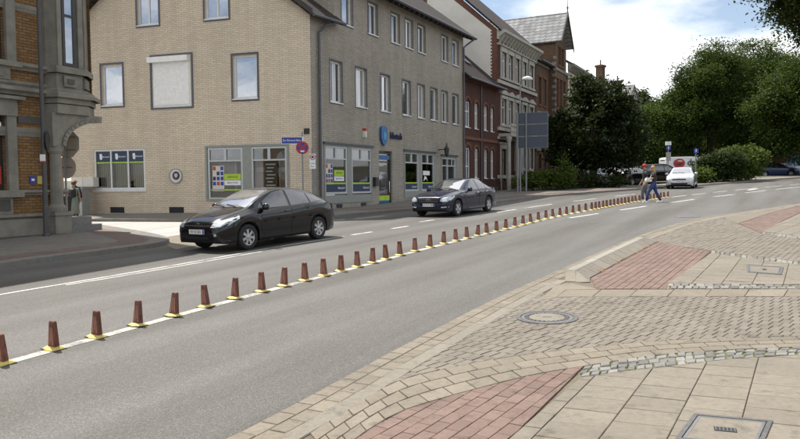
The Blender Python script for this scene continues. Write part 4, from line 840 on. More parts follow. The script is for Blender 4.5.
for s in (-1, 1):
    a, b = Vector((BM, FY-.02, rz+.02)), Vector((BM+s*2.33, FY-.02, ez-.05)); d_ = Vector((0, 0, -.35)); n_ = Vector((0, -.06, 0)); MB().faces([a, b, b+d_, a+d_, a+n_, b+n_, b+d_+n_, a+d_+n_], [(0, 1, 2, 3), (7, 6, 5, 4), (0, 4, 5, 1), (3, 2, 6, 7), (1, 5, 6, 2)]).build('barge_board', 'soffit', o_)
MB().ring_ell([(BM, FY, rz-.1, .06, .06), (BM, FY, rz+.25, .05, .05), (BM, FY, rz+.4, .1, .1), (BM, FY, rz+.55, .03, .03), (BM, FY, rz+1.1, .012, .012)], 6).build('finial', 'zinc', o_)
# ---------------------------------------------------------------- cream house behind
o_ = empty('cream_stucco_house', gframe(44.5), 'cream stucco house with projecting cornice partly behind the dark yew tree', 'building')
cc = [(1.0+k*1.7, 2.0+k*1.7) for k in range(5)]; holes = [(a, b, z0, z1) for z0, z1 in ((9.8, 11.9), (6.0, 8.2), (2.6, 4.8)) for a, b in cc]
wall(MB(), 0, 9.5, 0, 13.6, holes, .16).build('wall', 'plaster_cream', o_)
for h in holes: window(o_, ID, *h, depth=.16, gm='glass_far', vs=((h[0]+h[1])/2,), w=.08); casing(o_, ID, *h, .16, .07, 'stone_trim', hood='flat')
MB().extr([(.02, 12.9), (-.12, 12.9), (-.5, 13.3), (-.6, 13.35), (-.6, 13.6), (.02, 13.65)], -.05, 9.6, 'x').build('cornice', 'stone_trim', o_); slab_roof(MB(), [(-.1, -.5, 13.6), (9.6, -.5, 13.6), (9.6, 5, 17), (-.1, 5, 17)], .12).build('roof', 'tile_dark', o_)
MB().box(.5, 9.5, -.08, .02, 8.8, 9.0).build('string_course', 'stone_trim', o_)
rl = slab_roof(MB(), [(9.6, -.2, 13.2), (20, -.2, 13.2), (20, 6, 14.6), (9.6, 6, 14.6)], .2).build('low_roof', 'slate', o_); wall(MB(), 9.5, 20, 0, 13.1, []).build('annex_wall', 'brick_brown', o_)
# ---------------------------------------------------------------- pale villa with two chimneys beyond the yew
vo = gw(23.6, 84.0); villa = empty('pale_villa', frame((vo.x, vo.y), (.72, .69), vo.z), 'pale grey villa with brick chimneys and slate gable seen past the yew tree', 'building')
holes = [(u, u+1.0, z, z+1.8) for z in (1.0, 4.2, 7.4) for u in (.8, 2.6, 4.4, 6.4, 8.2)]
wall(MB(), 0, 10.0, -1, 10.0, holes, .18).build('wall', 'plaster_villa', villa)
for h in holes: window(villa, ID, *h, depth=.18, gm='glass_far', vs=((h[0]+h[1])/2,), w=.1); casing(villa, ID, *h, .18, .06, 'stone_white')
MPv = Matrix(((0, 1, 0, 0), (-1, 0, 0, 0), (0, 0, 1, 0), (0, 0, 0, 1))); wall(MB(), -11, 0, -1, 13.2, [], .1, [(-11, -1), (0, -1), (0, 10.0), (-5.5, 13.2), (-11, 10.0)]).build('side_wall', 'plaster_villa', villa, MPv)
MB().box(-.2, 10.2, -.35, .02, 9.7, 10.0).build('cornice', 'stone_white', villa); slab_roof(MB(), [(-.4, -.6, 10.0), (10.4, -.6, 10.0), (10.4, 5.5, 13.4), (-.4, 5.5, 13.4)], .15).build('roof', 'tile_dark', villa); slab_roof(MB(), [(-.4, 11.4, 10.0), (-.4, 5.5, 13.4), (10.4, 5.5, 13.4), (10.4, 11.4, 10.0)], .15).build('roof', 'tile_dark', villa)
mb = MB().extr([(6.9, 9.9), (9.7, 9.9), (8.3, 11.9)], -.3, 5, 'y'); mb.build('dormer_gable', 'plaster_villa', villa); slab_roof(MB(), [(6.7, -.45, 9.75), (8.3, -.45, 12.05), (8.3, 5, 12.05), (6.7, 5, 9.75)], .1).build('dormer_roof', 'slate', villa); slab_roof(MB(), [(9.9, -.45, 9.75), (9.9, 5, 9.75), (8.3, 5, 12.05), (8.3, -.45, 12.05)], .1).build('dormer_roof', 'slate', villa)
for u, y_, z in ((1.9, .5, 13.7), (6.0, .5, 12.2)):
    c_ = MB().box(u, u+.8, y_, y_+.8, 6.0, z).build('chimney', 'brick_brown', villa); MB().box(u-.1, u+.9, y_-.1, y_+.9, z, z+.25).build('chimney_cap', 'brick_orange', c_); MB().tube([(u+.4, y_+.4, z+.25), (u+.4, y_+.4, z+.9)], .08, 6).build('chimney_pot', 'zinc', c_)
# ---------------------------------------------------------------- old corner house on the left
LO = (-11.1, 23.0); old = empty('old_corner_house', frame(LO, GU), 'old yellow brick and grey stone corner house with oriel, seen at left edge', 'building')
HT_ = 15.2
# street front u<0.  brick panels between stone; openings: upper window, shop door
lhz = [(-3.35, -1.78, 5.72, 8.2), (-3.35, -1.86, 1.75, 4.02)]
wall(MB(), -14, .0, -.1, HT_, lhz+[(-7.4, -5.8, 5.72, 8.2), (-7.4, -5.8, 1.75, 4.02), (-7.4, -5.8, 9.8, 12.2), (-3.35, -1.78, 9.8, 12.2)], .22).build('street_wall', 'brick_yellow', old)
for k, h in enumerate(lhz+[(-7.4, -5.8, 5.72, 8.2), (-7.4, -5.8, 1.75, 4.02), (-7.4, -5.8, 9.8, 12.2), (-3.35, -1.78, 9.8, 12.2)]):
    window(old, ID, *h, depth=.22, fm='dark_frame', gm='glass_dark', w=.11, vs=((h[0]+h[1])/2,), hs=(h[2]+(h[3]-h[2])*.72,), sill=False)
    casing(old, ID, *h, .30, .12, 'stone_trim', hood='flat' if k % 2 else None)
def course(u0, u1, z0, z1, d, name='string_course', par=old, M=None, mat='stone_trim'):
    h = z1-z0; return MB().extr([(.02, z0), (-d*.45, z0), (-d*.6, z0+h*.3), (-d, z0+h*.55), (-d, z0+h*.9), (-d*.85, z1), (.02, z1)], u0, u1, 'x').build(name, mat, par, M)
course(-14, .1, 7.27, 7.5, .05); course(-14, .1, 5.45, 5.68, .22); course(-14, .15, 4.92, 5.12, .10); course(-14, .2, 4.68, 4.92, .26); course(-14, .1, 3.42, 3.7, .05); course(-14, .15, 1.6, 1.76, .16); course(-14, .2, .84, 1.02, .18, 'plinth_course')
MB().box(-1.45, -.62, -.04, .0, 3.84, 4.06).build('dark_band', 'plinth_dark', old)
MB().box(-14, .1, -.22, .0, .35, .86).build('plinth', 'stone_trim', old); MB().box(-14, .15, -.30, .0, -.2, .36).build('plinth_base', 'plinth_dark', old); MB().box(-2.6, -1.75, -.1, .0, 1.03, 1.6).build('sill_panel', 'stone_trim', old); MB().box(-2.5, -1.85, -.13, -.1, 1.15, 1.48).build('panel_field', 'plinth_dark', old)
MB().box(-3.5, -1.7, -.12, .0, 5.12, 5.46).build('apron_panel', 'stone_trim', old); MB().box(-2.6, -1.95, -.15, -.12, 5.2, 5.4).build('panel_field', 'stone_trim', old)
course(-14, .2, HT_-.5, HT_, .6, 'main_cornice'); slab_roof(MB(), [(-14, -.5, HT_), (1.5, -.5, HT_), (1.5, 6, HT_+3.5), (-14, 6, HT_+3.5)], .15).build('roof', 'slate', old)
# stone pilaster before the corner, set-back corner wall (porch), side wall
MB().box(-.52, .0, -.14, .25, 5.68, HT_-.5).build('corner_pilaster', 'stone_trim', old)
oi = old.matrix_world.inverted()
wall(MB(), 0, 2.4, -.1, 4.6, [], .2).build('side_wall', 'brick_yellow', old, oi @ frame((-11.42, 23.45), (-.951, .309)))
wall(MB(), 0, 2.4, 4.4, HT_, [], .2).build('upper_side_wall', 'brick_yellow', old, oi @ frame((LO[0]+.46*1.3, LO[1]+.887*1.3), (-.951, .309)))
# oriel on the corner: chamfered bay standing proud of both walls
def ngon(us, z0, z1, mat, name, ch=0): return MB().prism(us, z0, z1, ch).build(name, mat, old)
bay = [(-.48, -.02), (-.36, -.42), (.62, -.42), (1.28, .12), (1.28, 1.6), (-.48, 1.6)]
grow = lambda s: [(p[0]+(s if p[0] > 0 else -s*.6), p[1]-(s if p[1] < .5 else -0)) for p in bay]
ngon(bay, 5.7, HT_, 'stone_trim', 'oriel_body'); ngon(grow(.10), 5.5, 5.72, 'stone_trim', 'oriel_sill', .03); ngon(grow(-.02), 4.98, 5.5, 'stone_trim', 'oriel_apron'); ngon(grow(.12), 4.86, 4.99, 'stone_trim', 'oriel_moulding', .03); ngon(grow(.24), 4.70, 4.87, 'stone_trim', 'oriel_moulding', .04); ngon(grow(.14), 4.52, 4.71, 'stone_trim', 'oriel_moulding'); ngon(grow(.1), 4.2, 4.5, 'stone_trim', 'oriel_base')
MB().box(-.12, .34, -.47, -.43, 5.08, 5.42).build('apron_panel', 'stone_trim', old); MB().box(.0, .24, -.5, -.46, 5.17, 5.33).build('panel_field', 'plinth_dark', old)
o = bars(MB(), -.14, .36, 5.74, 9.0, -.47, -.41, .1, (), (7.35,)).build('oriel_window', 'dark_frame', old); MB().poly([(-.06, -.435, 5.84), (.28, -.435, 5.84), (.28, -.435, 8.9), (-.06, -.435, 8.9)]).build('pane', 'glass_sky', o)
MB().box(-.34, -.19, -.5, -.40, 5.72, 9.2).build('oriel_pilaster', 'stone_trim', old); MB().box(.42, .60, -.5, -.40, 5.72, 9.2).build('oriel_pilaster', 'stone_trim', old)
# right-hand face of the oriel with its own pilaster
Mo = Matrix.Translation((.62, -.42, 0)) @ Matrix.Rotation(math.atan2(.54, .66), 4, 'Z'); MB().box(.1, .34, -.05, .02, 5.72, 9.2).build('oriel_pilaster', 'stone_trim', old, Mo); MB().box(.12, .72, -.04, .02, 5.1, 5.42).build('apron_panel', 'stone_trim', old, Mo)
# arch bracket carrying the oriel, springing from the corner column
ax, az = -.28, 3.2; arc = [(1.30-1.30*math.cos(t)*1.0-.0, 3.15+1.1*math.sin(t)) for t in np.linspace(0, PI/2*.98, 10)]
prof = [(-.56, 3.15)]+[(-.14+1.44*(1-math.cos(t)), 3.15+.86*math.sin(t)) for t in np.linspace(0, PI/2, 11)]+[(1.34, 4.22), (-.56, 4.22)]
MB().extr(prof, -.42, -.02, 'y').build('arch_bracket', 'stone_trim', old)
arcp = [(-.12+1.42*(1-math.cos(t)), 3.15+.86*math.sin(t)) for t in np.linspace(0, PI/2, 11)]; mb = MB()
for (p, q) in zip(arcp, arcp[1:]): mb.faces([(p[0], -.47, p[1]), (q[0], -.47, q[1]), (q[0]-.09, -.47, q[1]+.12), (p[0]-.13, -.47, p[1]+.05), (p[0], -.42, p[1]), (q[0], -.42, q[1])], [(0, 1, 2, 3), (0, 4, 5, 1)])
mb.build('arch_moulding', 'stone_trim', old)
cl = MB().ring_ell([(-.33, -.2, 1.05, .28, .28), (-.33, -.2, 1.2, .28, .28), (-.33, -.2, 1.3, .2, .2), (-.33, -.2, 2.9, .175, .175), (-.33, -.2, 3.0, .23, .23), (-.33, -.2, 3.18, .25, .25)], 14).build('corner_column', 'stone_trim', old); MB().box(-.62, -.02, -.5, .1, .36, 1.06).build('column_pedestal', 'stone_trim', old); MB().box(-.66, .02, -.54, .14, .94, 1.06).build('pedestal_cap', 'stone_trim', old)
for w_, z in ((1.12, .60), (.78, .86)): MB().box(-.02, w_, -.42-(.9-z)*.3, .9, -.2, z).build('step', 'granite_dark', old)
MB().box(-.66, -.03, -.45, .9, -.2, .355).build('porch_floor', 'granite_dark', old)
MB().box(-1.12, -.92, -.03, .0, 1.95, 2.2).build('blue_plate', 'sign_blue', old); MB().box(-.86, -.66, -.03, .0, 1.95, 2.2).build('yellow_plate', 'bollard_yellow', old)
MB().box(-1.07, -.97, -.034, -.03, 2.05, 2.12).build('plate_mark', 'text_white', old)
MB().ball((-2.1, -.05, 3.75), (.1, .03, .1), 10, 6).build('shop_badge', 'text_white', old); MB().box(-2.35, -1.95, .12, .16, 1.95, 2.5).build('red_display', 'poster_red', old)
# ---------------------------------------------------------------- garages at the far right
p0 = gw(*gl(752, 173.5)); gar = empty('garage_row', frame((p0.x, p0.y), (.94, -.34), p0.z), 'low dark brick garage row with a blue door behind the parked cars', 'garage')
wall(MB(), 0, 12, -.5, 3.0, [(4.2, 7.4, -.3, 2.4)], .2).build('wall', 'brick_red', gar); MB().box(4.2, 7.4, .12, .2, -.4, 2.4).build('garage_door', 'shop_blue', gar); MB().box(-.3, 12.3, -.4, 6, 3.0, 3.2).build('roof', 'soffit', gar); wall(MB(), -6, 0, -.5, 3.0, []).build('side_wall', 'brick_red', gar, Matrix(((0, 1, 0, 0), (-1, 0, 0, 0), (0, 0, 1, 0), (0, 0, 0, 1))))
# ================================================================ bollards, signs, street furniture
def roaddir(px, py):
    return R(28) if px < 450 else R(float(np.interp(px, [450, 560, 640, 670], [28, 31, 36, 39])))
def make_bollard():
    o = empty('lane_divider_post', ID.copy()); b = MB()
    # plate: faces along x (the traffic), y is across
    def ringp(z, w, t): return [(-t, -w, z), (t, -w, z), (t+.004, 0, z), (t, w, z), (-t, w, z), (-t-.004, 0, z)]
    b.loft([ringp(.03, .056, .032), ringp(.12, .051, .028), ringp(.295, .038, .022), ringp(.31, .036, .020), ringp(.316, .029, .014)]); b.build('plate', 'bollard_brown', o)
    m = MB()
    for s in (-1, 1):
        for k in range(3):
            y = (-.031, 0, .031)[k]; f = .72
            m.faces([(s*.0335, y-.006, .06), (s*.0345, y+.006, .06), (s*.0285, y*f+.0045, .25), (s*.0285, y*f-.0045, .25)], [(0, 1, 2, 3) if s > 0 else (3, 2, 1, 0)])
    m.build('reflector_strip', 'bollard_stripe', o)
    y_ = MB(); y_.loft([[(-.09, -.115, .004), (.09, -.115, .004), (.115, 0, .004), (.09, .115, .004), (-.09, .115, .004), (-.115, 0, .004)], [(-.085, -.115, .016), (.085, -.115, .016), (.105, 0, .016), (.085, .115, .016), (-.085, .115, .016), (-.105, 0, .016)], [(-.042, -.09, .036), (.042, -.09, .036), (.05, 0, .04), (.042, .09, .036), (-.042, .09, .036), (-.05, 0, .04)]]); y_.build('foot', 'bollard_yellow', o, Matrix.Diagonal((.84, .86, .95, 1)))
    MB().box(-.085, .085, -.112, .112, .001, .009).build('rubber_mat', 'rubber', o); return o
ONES = 'first second third fourth fifth sixth seventh eighth ninth tenth eleventh twelfth thirteenth fourteenth fifteenth sixteenth seventeenth eighteenth nineteenth'.split()
def ordinal(n):
    if n < 20: return ONES[n-1]
    t = {2: 'twent', 3: 'thirt', 4: 'fort', 5: 'fift', 6: 'sixt'}[n//10]
    return t+'ieth' if n % 10 == 0 else t+'y-'+ONES[n % 10-1]
proto = make_bollard()
nb = len(BOLL)
for i, (px, py) in enumerate(BOLL):
    o = proto if i == 0 else copy_tree(proto); c = gl(px, py)
    lean = random.gauss(0, .055); lx = (-.12 if i < 4 else 0)+random.gauss(0, .07)
    a = PI/2-roaddir(px, py)
    o.matrix_world = TILT4 @ Matrix.Translation((c.x, c.y, .004)) @ Matrix.Rotation(a+random.uniform(-.08, .08), 4, 'Z') @ Matrix.Rotation(lean, 4, 'Y') @ Matrix.Rotation(-lx*.5, 4, 'X')
    lab = ('reddish brown lane divider post nearest the left edge of the street', 'second brown lane divider post counting from the left edge', 'third brown lane divider post counting from the left edge', 'fourth brown lane divider post counting from the left edge', 'fifth brown lane divider post counting from the left edge')
    tag(o, lab[0] if i == 0 else ('last brown lane divider post, right of the walking couple' if i == nb-1 else ordinal(i+1)+' brown lane divider post of the row counting from left edge'), 'bollard', 'lane divider posts along the centre line')
def gpos(px, py, h=.0): c = gl(px, py, h); return gw(c.x, c.y, h)
def at(px, D, h=.0):
    x = (px-400)/700*D; return gw(x, D, h)
FACE = lambda p: math.atan2(-p.y, -p.x)
# tall lamp post at left
p = gpos(46.5, 236, .12); o = empty('tall_lamp_post', p, 'tall dark steel post rising past the brick front of old house', 'lamp post')
MB().tube([(0, 0, -.05), (0, 0, .9), (0, 0, .95), (0, 0, 9)], [.085, .085, .07, .055], 12).build('pole', 'pole', o, smooth=False); mb = MB(); mb.ring_ell([(0, 0, .0, .11, .11), (0, 0, .05, .11, .11), (0, 0, .08, .09, .09)], 12); mb.build('foot_collar', 'pole', o)
a = Matrix.Rotation(R(-62), 4, 'Z'); mb = MB(); mb.disc((0, 2.95), .3, -.1, -.085, 28); mb.box(-.04, .04, -.1, 0, 2.75, 2.8); mb.box(-.04, .04, -.1, 0, 3.1, 3.15)
MB().disc((.06, 2.95), .3, -.12, -.1, 28).build('round_sign', 'bin_dark', o, Matrix.Rotation(R(106), 4, 'Z')); MB().box(-.08, .08, -.085, -.06, 2.32, 2.52).build('sticker_plate', 'text_white', o); MB().box(-.08, .08, -.086, -.06, 2.27, 2.315).build('sticker_stripe', 'poster_red', o)
# stop sign back and round sign back on a post at the side street
p = at(67, 24.5, .12); o = empty('stop_sign_post', p, 'grey sign post with octagonal and round signs seen from behind', 'sign')
MB().tube([(0, 0, -.05), (0, 0, 3.75)], .035, 10).build('pole', 'pole_light', o); Mr = Matrix.Rotation(R(-14), 4, 'Z'); zc = p.z
z1 = 1.85+(185-142)/700*24.5-p.z; z2 = 1.85+(185-165.5)/700*24.5-p.z
oct_ = [(.52*math.cos(PI/8+k*PI/4)+.06, z1+.52*math.sin(PI/8+k*PI/4)) for k in range(8)]
s1 = MB().extr(oct_[::-1], .05, .062, 'y').build('octagon_plate', 'sign_grey', o, Mr); mb = MB(); mb.box(-.3, .4, .035, .05, z1+.2, z1+.24); mb.box(-.3, .4, .035, .05, z1-.24, z1-.2); mb.build('plate_rail', 'pole_light', s1)
s2 = MB().disc((.0, z2), .39, .05, .062, 30).build('round_plate', 'sign_grey', o, Mr); MB().box(-.25, .25, .035, .05, z2-.02, z2+.02).build('plate_rail', 'pole_light', s2)
# no-stopping sign with street name plate
p = at(303.6, 29.4, .13); o = empty('no_stopping_sign', p, 'red and blue no-stopping sign with blue street name plate on post', 'sign')
MB().tube([(0, 0, -.1), (0, 0, 3.42)], .03, 8).build('pole', 'pole_light', o); zc = 1.85+(184.8-148)/700*29.4-p.z; Mr = Matrix.Rotation(R(4), 4, 'Z')
d = MB().disc((0, zc), .265, -.05, -.035, 32).build('sign_disc', 'sign_red', o, Mr); mb = MB()
for k in range(4):
    a0 = PI/2*k-PI/4+.30+PI/2; a1 = a0+PI/2-.60; mb.extr([(0+.045*math.cos((a0+a1)/2), zc+.045*math.sin((a0+a1)/2))]+[(.215*math.cos(t), zc+.215*math.sin(t)) for t in np.linspace(a0, a1, 6)], -.056, -.05, 'y')
mb.build('blue_quadrant', 'sign_blue', d, fix=True); MB().box(-.08, .08, -.06, -.05, zc-.17, zc-.115).build('white_arrow', 'text_white', d)
zn = 1.85+(184.8-140.6)/700*29.4-p.z
n = MB().box(-.86, .0, -.02, .0, zn-.14, zn+.14).build('name_plate', 'sign_blue', o, Mr); bars(MB(), -.86, .0, zn-.14, zn+.14, -.025, -.018, .012).build('plate_edge', 'text_white', n); MB().box(.0, .04, -.03, .01, zn-.16, zn+.16).build('clamp', 'text_white', n)
textmesh('Zur Bismarck Bahn', .125, 'text_white', 'lettering', n, Matrix.Translation((-.43, -.023, zn)) @ Matrix.Rotation(PI/2, 4, 'X') @ Matrix.Scale(.78, 4, (1, 0, 0)), .002)
# second post with small ringed sign
p = at(313.4, 29.7, .13); o = empty('ringed_traffic_sign', p, 'small red-ringed white traffic sign on grey post at building corner', 'sign')
MB().tube([(0, 0, -.1), (0, 0, 2.75)], .04, 8).build('pole', 'pole_light', o); zc = 1.85+(184.7-158.5)/700*29.7-p.z; Mr = Matrix.Rotation(R(12), 4, 'Z')
b = MB().box(-.13, .13, -.06, -.045, zc-.2, zc+.2).build('sign_board', 'text_white', o, Mr); m = MB().disc((0, zc+.06), .12, -.066, -.06, 24).build('red_ring', 'sign_red', b); MB().disc((0, zc+.06), .085, -.07, -.066, 24).build('white_field', 'text_white', m); MB().box(-.05, .05, -.076, -.07, zc+.02, zc+.1).build('black_symbol', 'text_black', m)
b = MB().box(-.13, .13, -.06, -.045, zc-.44, zc-.23).build('supplementary_plate', 'text_white', o, Mr); textmesh('frei', .1, 'text_black', 'lettering', b, Matrix.Translation((0, -.063, zc-.335)) @ Matrix.Rotation(PI/2, 4, 'X'), .001)
# big direction sign from behind, on two posts
p = at(523, 45.5, .14); o = empty('direction_sign', frame((p.x, p.y), (.92, -.38), p.z), 'large blue-grey direction sign seen from behind on two posts', 'sign')
for x in (-.28, .28): MB().tube([(x-.05, 0, -.1), (x-.05, 0, 5.15)], .055, 8).build('post', 'pole_light', o)
zb = 1.85+(183-148.5)/700*45.5-p.z
for k in range(3):
    z = zb+k*.77; q = MB().box(-.42, 1.62, .08, .11, z, z+.75).build('sign_panel', 'sign_back', o); bars(MB(), -.42, 1.62, z, z+.75, .055, .08, .03).build('panel_rail', 'pole_light', q)
# street lamp
p = at(520.5, 46.8, .14); o = empty('street_lamp', p, 'slim grey street lamp with white lamp head above direction sign', 'street lamp')
ht = 1.85+(183-82)/700*46.8-p.z; MB().tube([(0, 0, -.1), (0, 0, 1), (0, 0, ht)], [.075, .06, .045], 10).build('pole', 'pole_light', o); MB().tube([(0, 0, ht-.05), (.25, -.1, ht+.1)], .03, 6).build('arm', 'pole_light', o)
h = MB().ring_ell([(.45, -.15, ht+.02, .30, .2), (.45, -.15, ht+.08, .38, .24), (.45, -.15, ht+.2, .30, .2), (.45, -.15, ht+.28, .1, .08)], 14).build('lamp_head', 'lamp_white', o, smooth=True)
# blue signs by the junction
def bluesign(px, D, ztop, w, extra, label):
    p = at(px, D, .1); o = empty('blue_sign_post', p, label, 'sign'); MB().tube([(0, 0, -.15), (0, 0, ztop)], .04, 8).build('pole', 'pole_light', o)
    b = MB().box(-w/2, w/2, -.07, -.05, ztop-w*1.1, ztop-.05).build('blue_plate', 'sign_blue', o); MB().extr([(-.05, ztop-w*.85), (.02, ztop-w*.85), (.02, ztop-w*.45), (.07, ztop-w*.45), (0, ztop-w*.25), (-.07, ztop-w*.45), (-.02, ztop-w*.45)], -.075, -.07, 'y').build('white_arrow', 'text_white', b, fix=True)
    if extra:
        MB().box(-.2, .2, -.12, .12, ztop+.02, ztop+.32).build('white_box', 'lamp_white', o); MB().box(-.2, .2, -.07, -.05, ztop-w-.9, ztop-w-.2).build('white_plate', 'plastic_grey', o)
bluesign(668, 57, 3.1, .34, 1, 'blue sign post with white box on top left of silver car'); bluesign(695.5, 53, 2.75, .34, 0, 'blue arrow sign post right of silver car before the hedge')
# cabinets, bin and fence at the left end of the gable wall
fr = frame(GO, BU)
o = empty('utility_cabinet', fr @ Matrix.Translation((-12.0, -.75, .45)), 'grey two-door utility cabinet against the beige gable wall', 'cabinet')
MB().box(-.5, .55, -.25, .25, -.3, 1.3).build('body', 'plastic_grey', o); MB().box(-.54, .59, -.29, .29, 1.3, 1.36).build('lid', 'plastic_grey', o); MB().box(-.48, .02, -.27, -.25, -.1, 1.25).build('door', 'plastic_grey', o); MB().box(.06, .53, -.27, -.25, -.1, 1.25).build('door', 'sign_grey', o); MB().box(.1, .13, -.29, -.27, .5, .7).build('handle', 'dark_frame', o)
o = empty('meter_box', fr @ Matrix.Translation((-12.1, -.12, 1.85)), 'pale double meter box fixed above the utility cabinet', 'box'); MB().box(-.55, .12, -.25, .12, 0, .45).build('left_box', 'plaster_white', o); MB().box(.14, .75, -.25, .12, 0, .45).build('right_box', 'plaster_white', o)
o = empty('wooden_fence', fr @ Matrix.Translation((-14.6, -.35, .3)), 'light wooden fence panel behind the women at left', 'fence')
for k in range(24): MB().box(-2.6+k*.17, -2.46+k*.17, -.02, .02, -.4, 2.9).build('slat', 'fence_wood', o)
for z in (.3, 2.5): MB().box(-2.65, 1.5, .02, .06, z, z+.08).build('rail', 'fence_wood', o)
p = at(62, 29.2, .12); o = empty('wheelie_bin', p, 'dark wheeled rubbish bin beside the porch', 'bin'); MB().loft([[(-.22, -.25, .05), (.22, -.25, .05), (.22, .25, .05), (-.22, .25, .05)], [(-.28, -.34, .95), (.28, -.34, .95), (.28, .34, .95), (-.28, .34, .95)]]).build('body', 'bin_dark', o); MB().box(-.31, .31, -.38, .38, .95, 1.05).build('lid', 'bin_dark', o)
for x in (-.24, .24): MB().tube([(x-.03, .26, .1), (x+.03, .26, .1)], .1, 12).build('wheel', 'rubber', o)
# ================================================================ people
def skin_body(name, nodes_, edges, radii, mat, parent):
    me = bpy.data.meshes.new(name); me.from_pydata(nodes_, edges, []); o = bpy.data.objects.new(name, me); COL.objects.link(o)
    o.modifiers.new('s', 'SKIN'); sv = me.skin_vertices[0].data
    for i, r in enumerate(radii): sv[i].radius = (r, r) if not hasattr(r, '__len__') else r
    sv[0].use_root = True; m2 = o.modifiers.new('u', 'SUBSURF'); m2.levels = 1; m2.render_levels = 1
    me2 = bpy.data.meshes.new_from_object(o.evaluated_get(bpy.context.evaluated_depsgraph_get())); bpy.data.objects.remove(o); me2.shade_smooth()
    return link_obj(name, me2, mat, parent)
def person(label, pos, head, H, st, cl, arms=None, lean=0.02):
    """x forward, y left; st = half stride in m; cl = clothing"""
    k = H/1.75; o = empty('person', pos @ Matrix.Rotation(head, 4, 'Z') @ Matrix.Scale(k, 4), label, 'person')
    pel = (0, 0, .93); ch_ = (lean, 0, 1.28); nk = (lean*1.5, 0, 1.46)
    L = {s: [(0, s*.09, .90), (s*st*.55+.06, s*.095, .50), (s*st, s*.09, .09), (s*st+.14, s*.10, .035)] for s in (1, -1)}
    arms = arms or {s: [(-s*st*.25, s*.25, 1.14), (-s*st*.5+.08, s*.26, .90), (-s*st*.55+.13, s*.25, .80)] for s in (1, -1)}
    n = [pel, (lean*.5, 0, 1.1), ch_, nk, (lean*2, 0, 1.53), (lean*2+.015, 0, 1.62), (lean*2+.01, 0, 1.70)]; r = [(.13, .10), (.125, .095), (.15, .10), (.052, .052), (.06, .065), (.078, .09), (.055, .06)]; e = [(0, 1), (1, 2), (2, 3), (3, 4), (4, 5), (5, 6)]
    for s in (1, -1):
        b = len(n); n += [(lean, s*.18, 1.40)]+arms[s]; r += [.055, .042, .03, .03]; e += [(2, b), (b, b+1), (b+1, b+2), (b+2, b+3)]
        hb = b+3; w = Vector(arms[s][1]); h = Vector(arms[s][2]); d = (h-w).normalized()
        for f in range(4):
            q = h+d*.02+Vector((.030-.02*f, 0, 0)); q2 = q+d*(.035+.008*(1.5-abs(f-1.5))); q3 = q2+d*.03+Vector((.006, -s*.012, 0)); b2 = len(n); n += [tuple(q2), tuple(q3)]; r += [.009, .008]; e += [(hb, b2), (b2, b2+1)]
        q = h+Vector((.035, -s*.012, .0)); b2 = len(n); n += [tuple(q), tuple(q+d*.03+Vector((.012, 0, 0)))]; r += [.011, .009]; e += [(hb-1, b2), (b2, b2+1)]
        b = len(n); n += L[s]; r += [.085, .058, .04, .035]; e += [(0, b), (b, b+1), (b+1, b+2), (b+2, b+3)]
    body = skin_body('body', n, e, r, 'skin', o)
    hc = Vector((lean*2+.015, 0, 1.625))
    f = MB(); f.ball(hc+Vector((.095, 0, -.015)), (.022, .016, .022), 6, 4); f.build('nose', 'skin', o, smooth=True); m = MB()
    for s in (1, -1): m.ball(hc+Vector((.082, s*.032, .012)), (.01, .013, .008), 6, 4)
    m.build('eyes', 'text_black', o); MB().ball(hc+Vector((.084, 0, -.058)), (.008, .024, .007), 6, 4).build('mouth', 'poster_red', o)
    m = MB()
    for s in (1, -1): m.ball(hc+Vector((-.005, s*.083, -.005)), (.02, .012, .032), 6, 4)
    m.build('ears', 'skin', o)
    # top
    t = MB(); t.ring_ell([(0, 0, cl.get('hem', .92), .135, .17), (lean*.5, 0, 1.1, .12, .155), (lean, 0, 1.28, .135, .19), (lean, 0, 1.38, .115, .195), (lean, 0, 1.44, .07, .12), (lean*1.4, 0, 1.475, .06, .065)], 14, False)
    for s in (1, -1):
        A = [Vector((lean, s*.165, 1.39))]+[Vector(a) for a in arms[s][:2]]; fr_ = cl.get('sleeve', 1.0)
        pth = [A[0], A[0].lerp(A[1], .5), A[1]]+([A[1].lerp(A[2], .9)] if fr_ > .6 else []); t.tube(pth if fr_ > .3 else pth[:2], [.075, .065, .058, .047][:len(pth if fr_ > .3 else pth[:2])], 10)
    t.build('top', cl['top'], o, smooth=True)
    if cl.get('skirt'):
        MB().ring_ell([(0, 0, 1.08, .135, .165), (0, 0, .95, .165, .20), (0, 0, .6, .20, .22), (.0, 0, .22, .25, .26)], 18, False).build('skirt', cl['skirt'], o, smooth=True)
    else:
        t = MB(); t.ring_ell([(0, 0, .80, .12, .165), (0, 0, .9, .135, .18), (0, 0, 1.0, .13, .165)], 12)
        for s in (1, -1):
            a = [Vector(q) for q in L[s]]; t.tube([a[0], a[0].lerp(a[1], .5), a[1], a[1].lerp(a[2], .4), a[2]+Vector((0, 0, .0))], [.105, .095, .075, .07, .058], 10)
        t.build('trousers', cl['legs'], o, smooth=True)
    for s in (1, -1):
        a = Vector(L[s][2]); MB().loft([[(a.x-.08, a.y-.038, 0.0+a.z-.09), (a.x-.08, a.y+.038, a.z-.09), (a.x-.07, a.y+.03, a.z+.01), (a.x-.07, a.y-.03, a.z+.01)], [(a.x+.06, a.y-.045, a.z-.09), (a.x+.06, a.y+.045, a.z-.09), (a.x+.05, a.y+.035, a.z-.0), (a.x+.05, a.y-.035, a.z-.0)], [(a.x+.19, a.y-.035, a.z-.09), (a.x+.19, a.y+.035, a.z-.09), (a.x+.18, a.y+.03, a.z-.045), (a.x+.18, a.y-.03, a.z-.045)]]).build('shoe', cl.get('shoes', 'text_white'), o)
    hr = MB(); hr.ball(hc+Vector((-.02, 0, .03)), (.10, .098, .10), 12, 8)
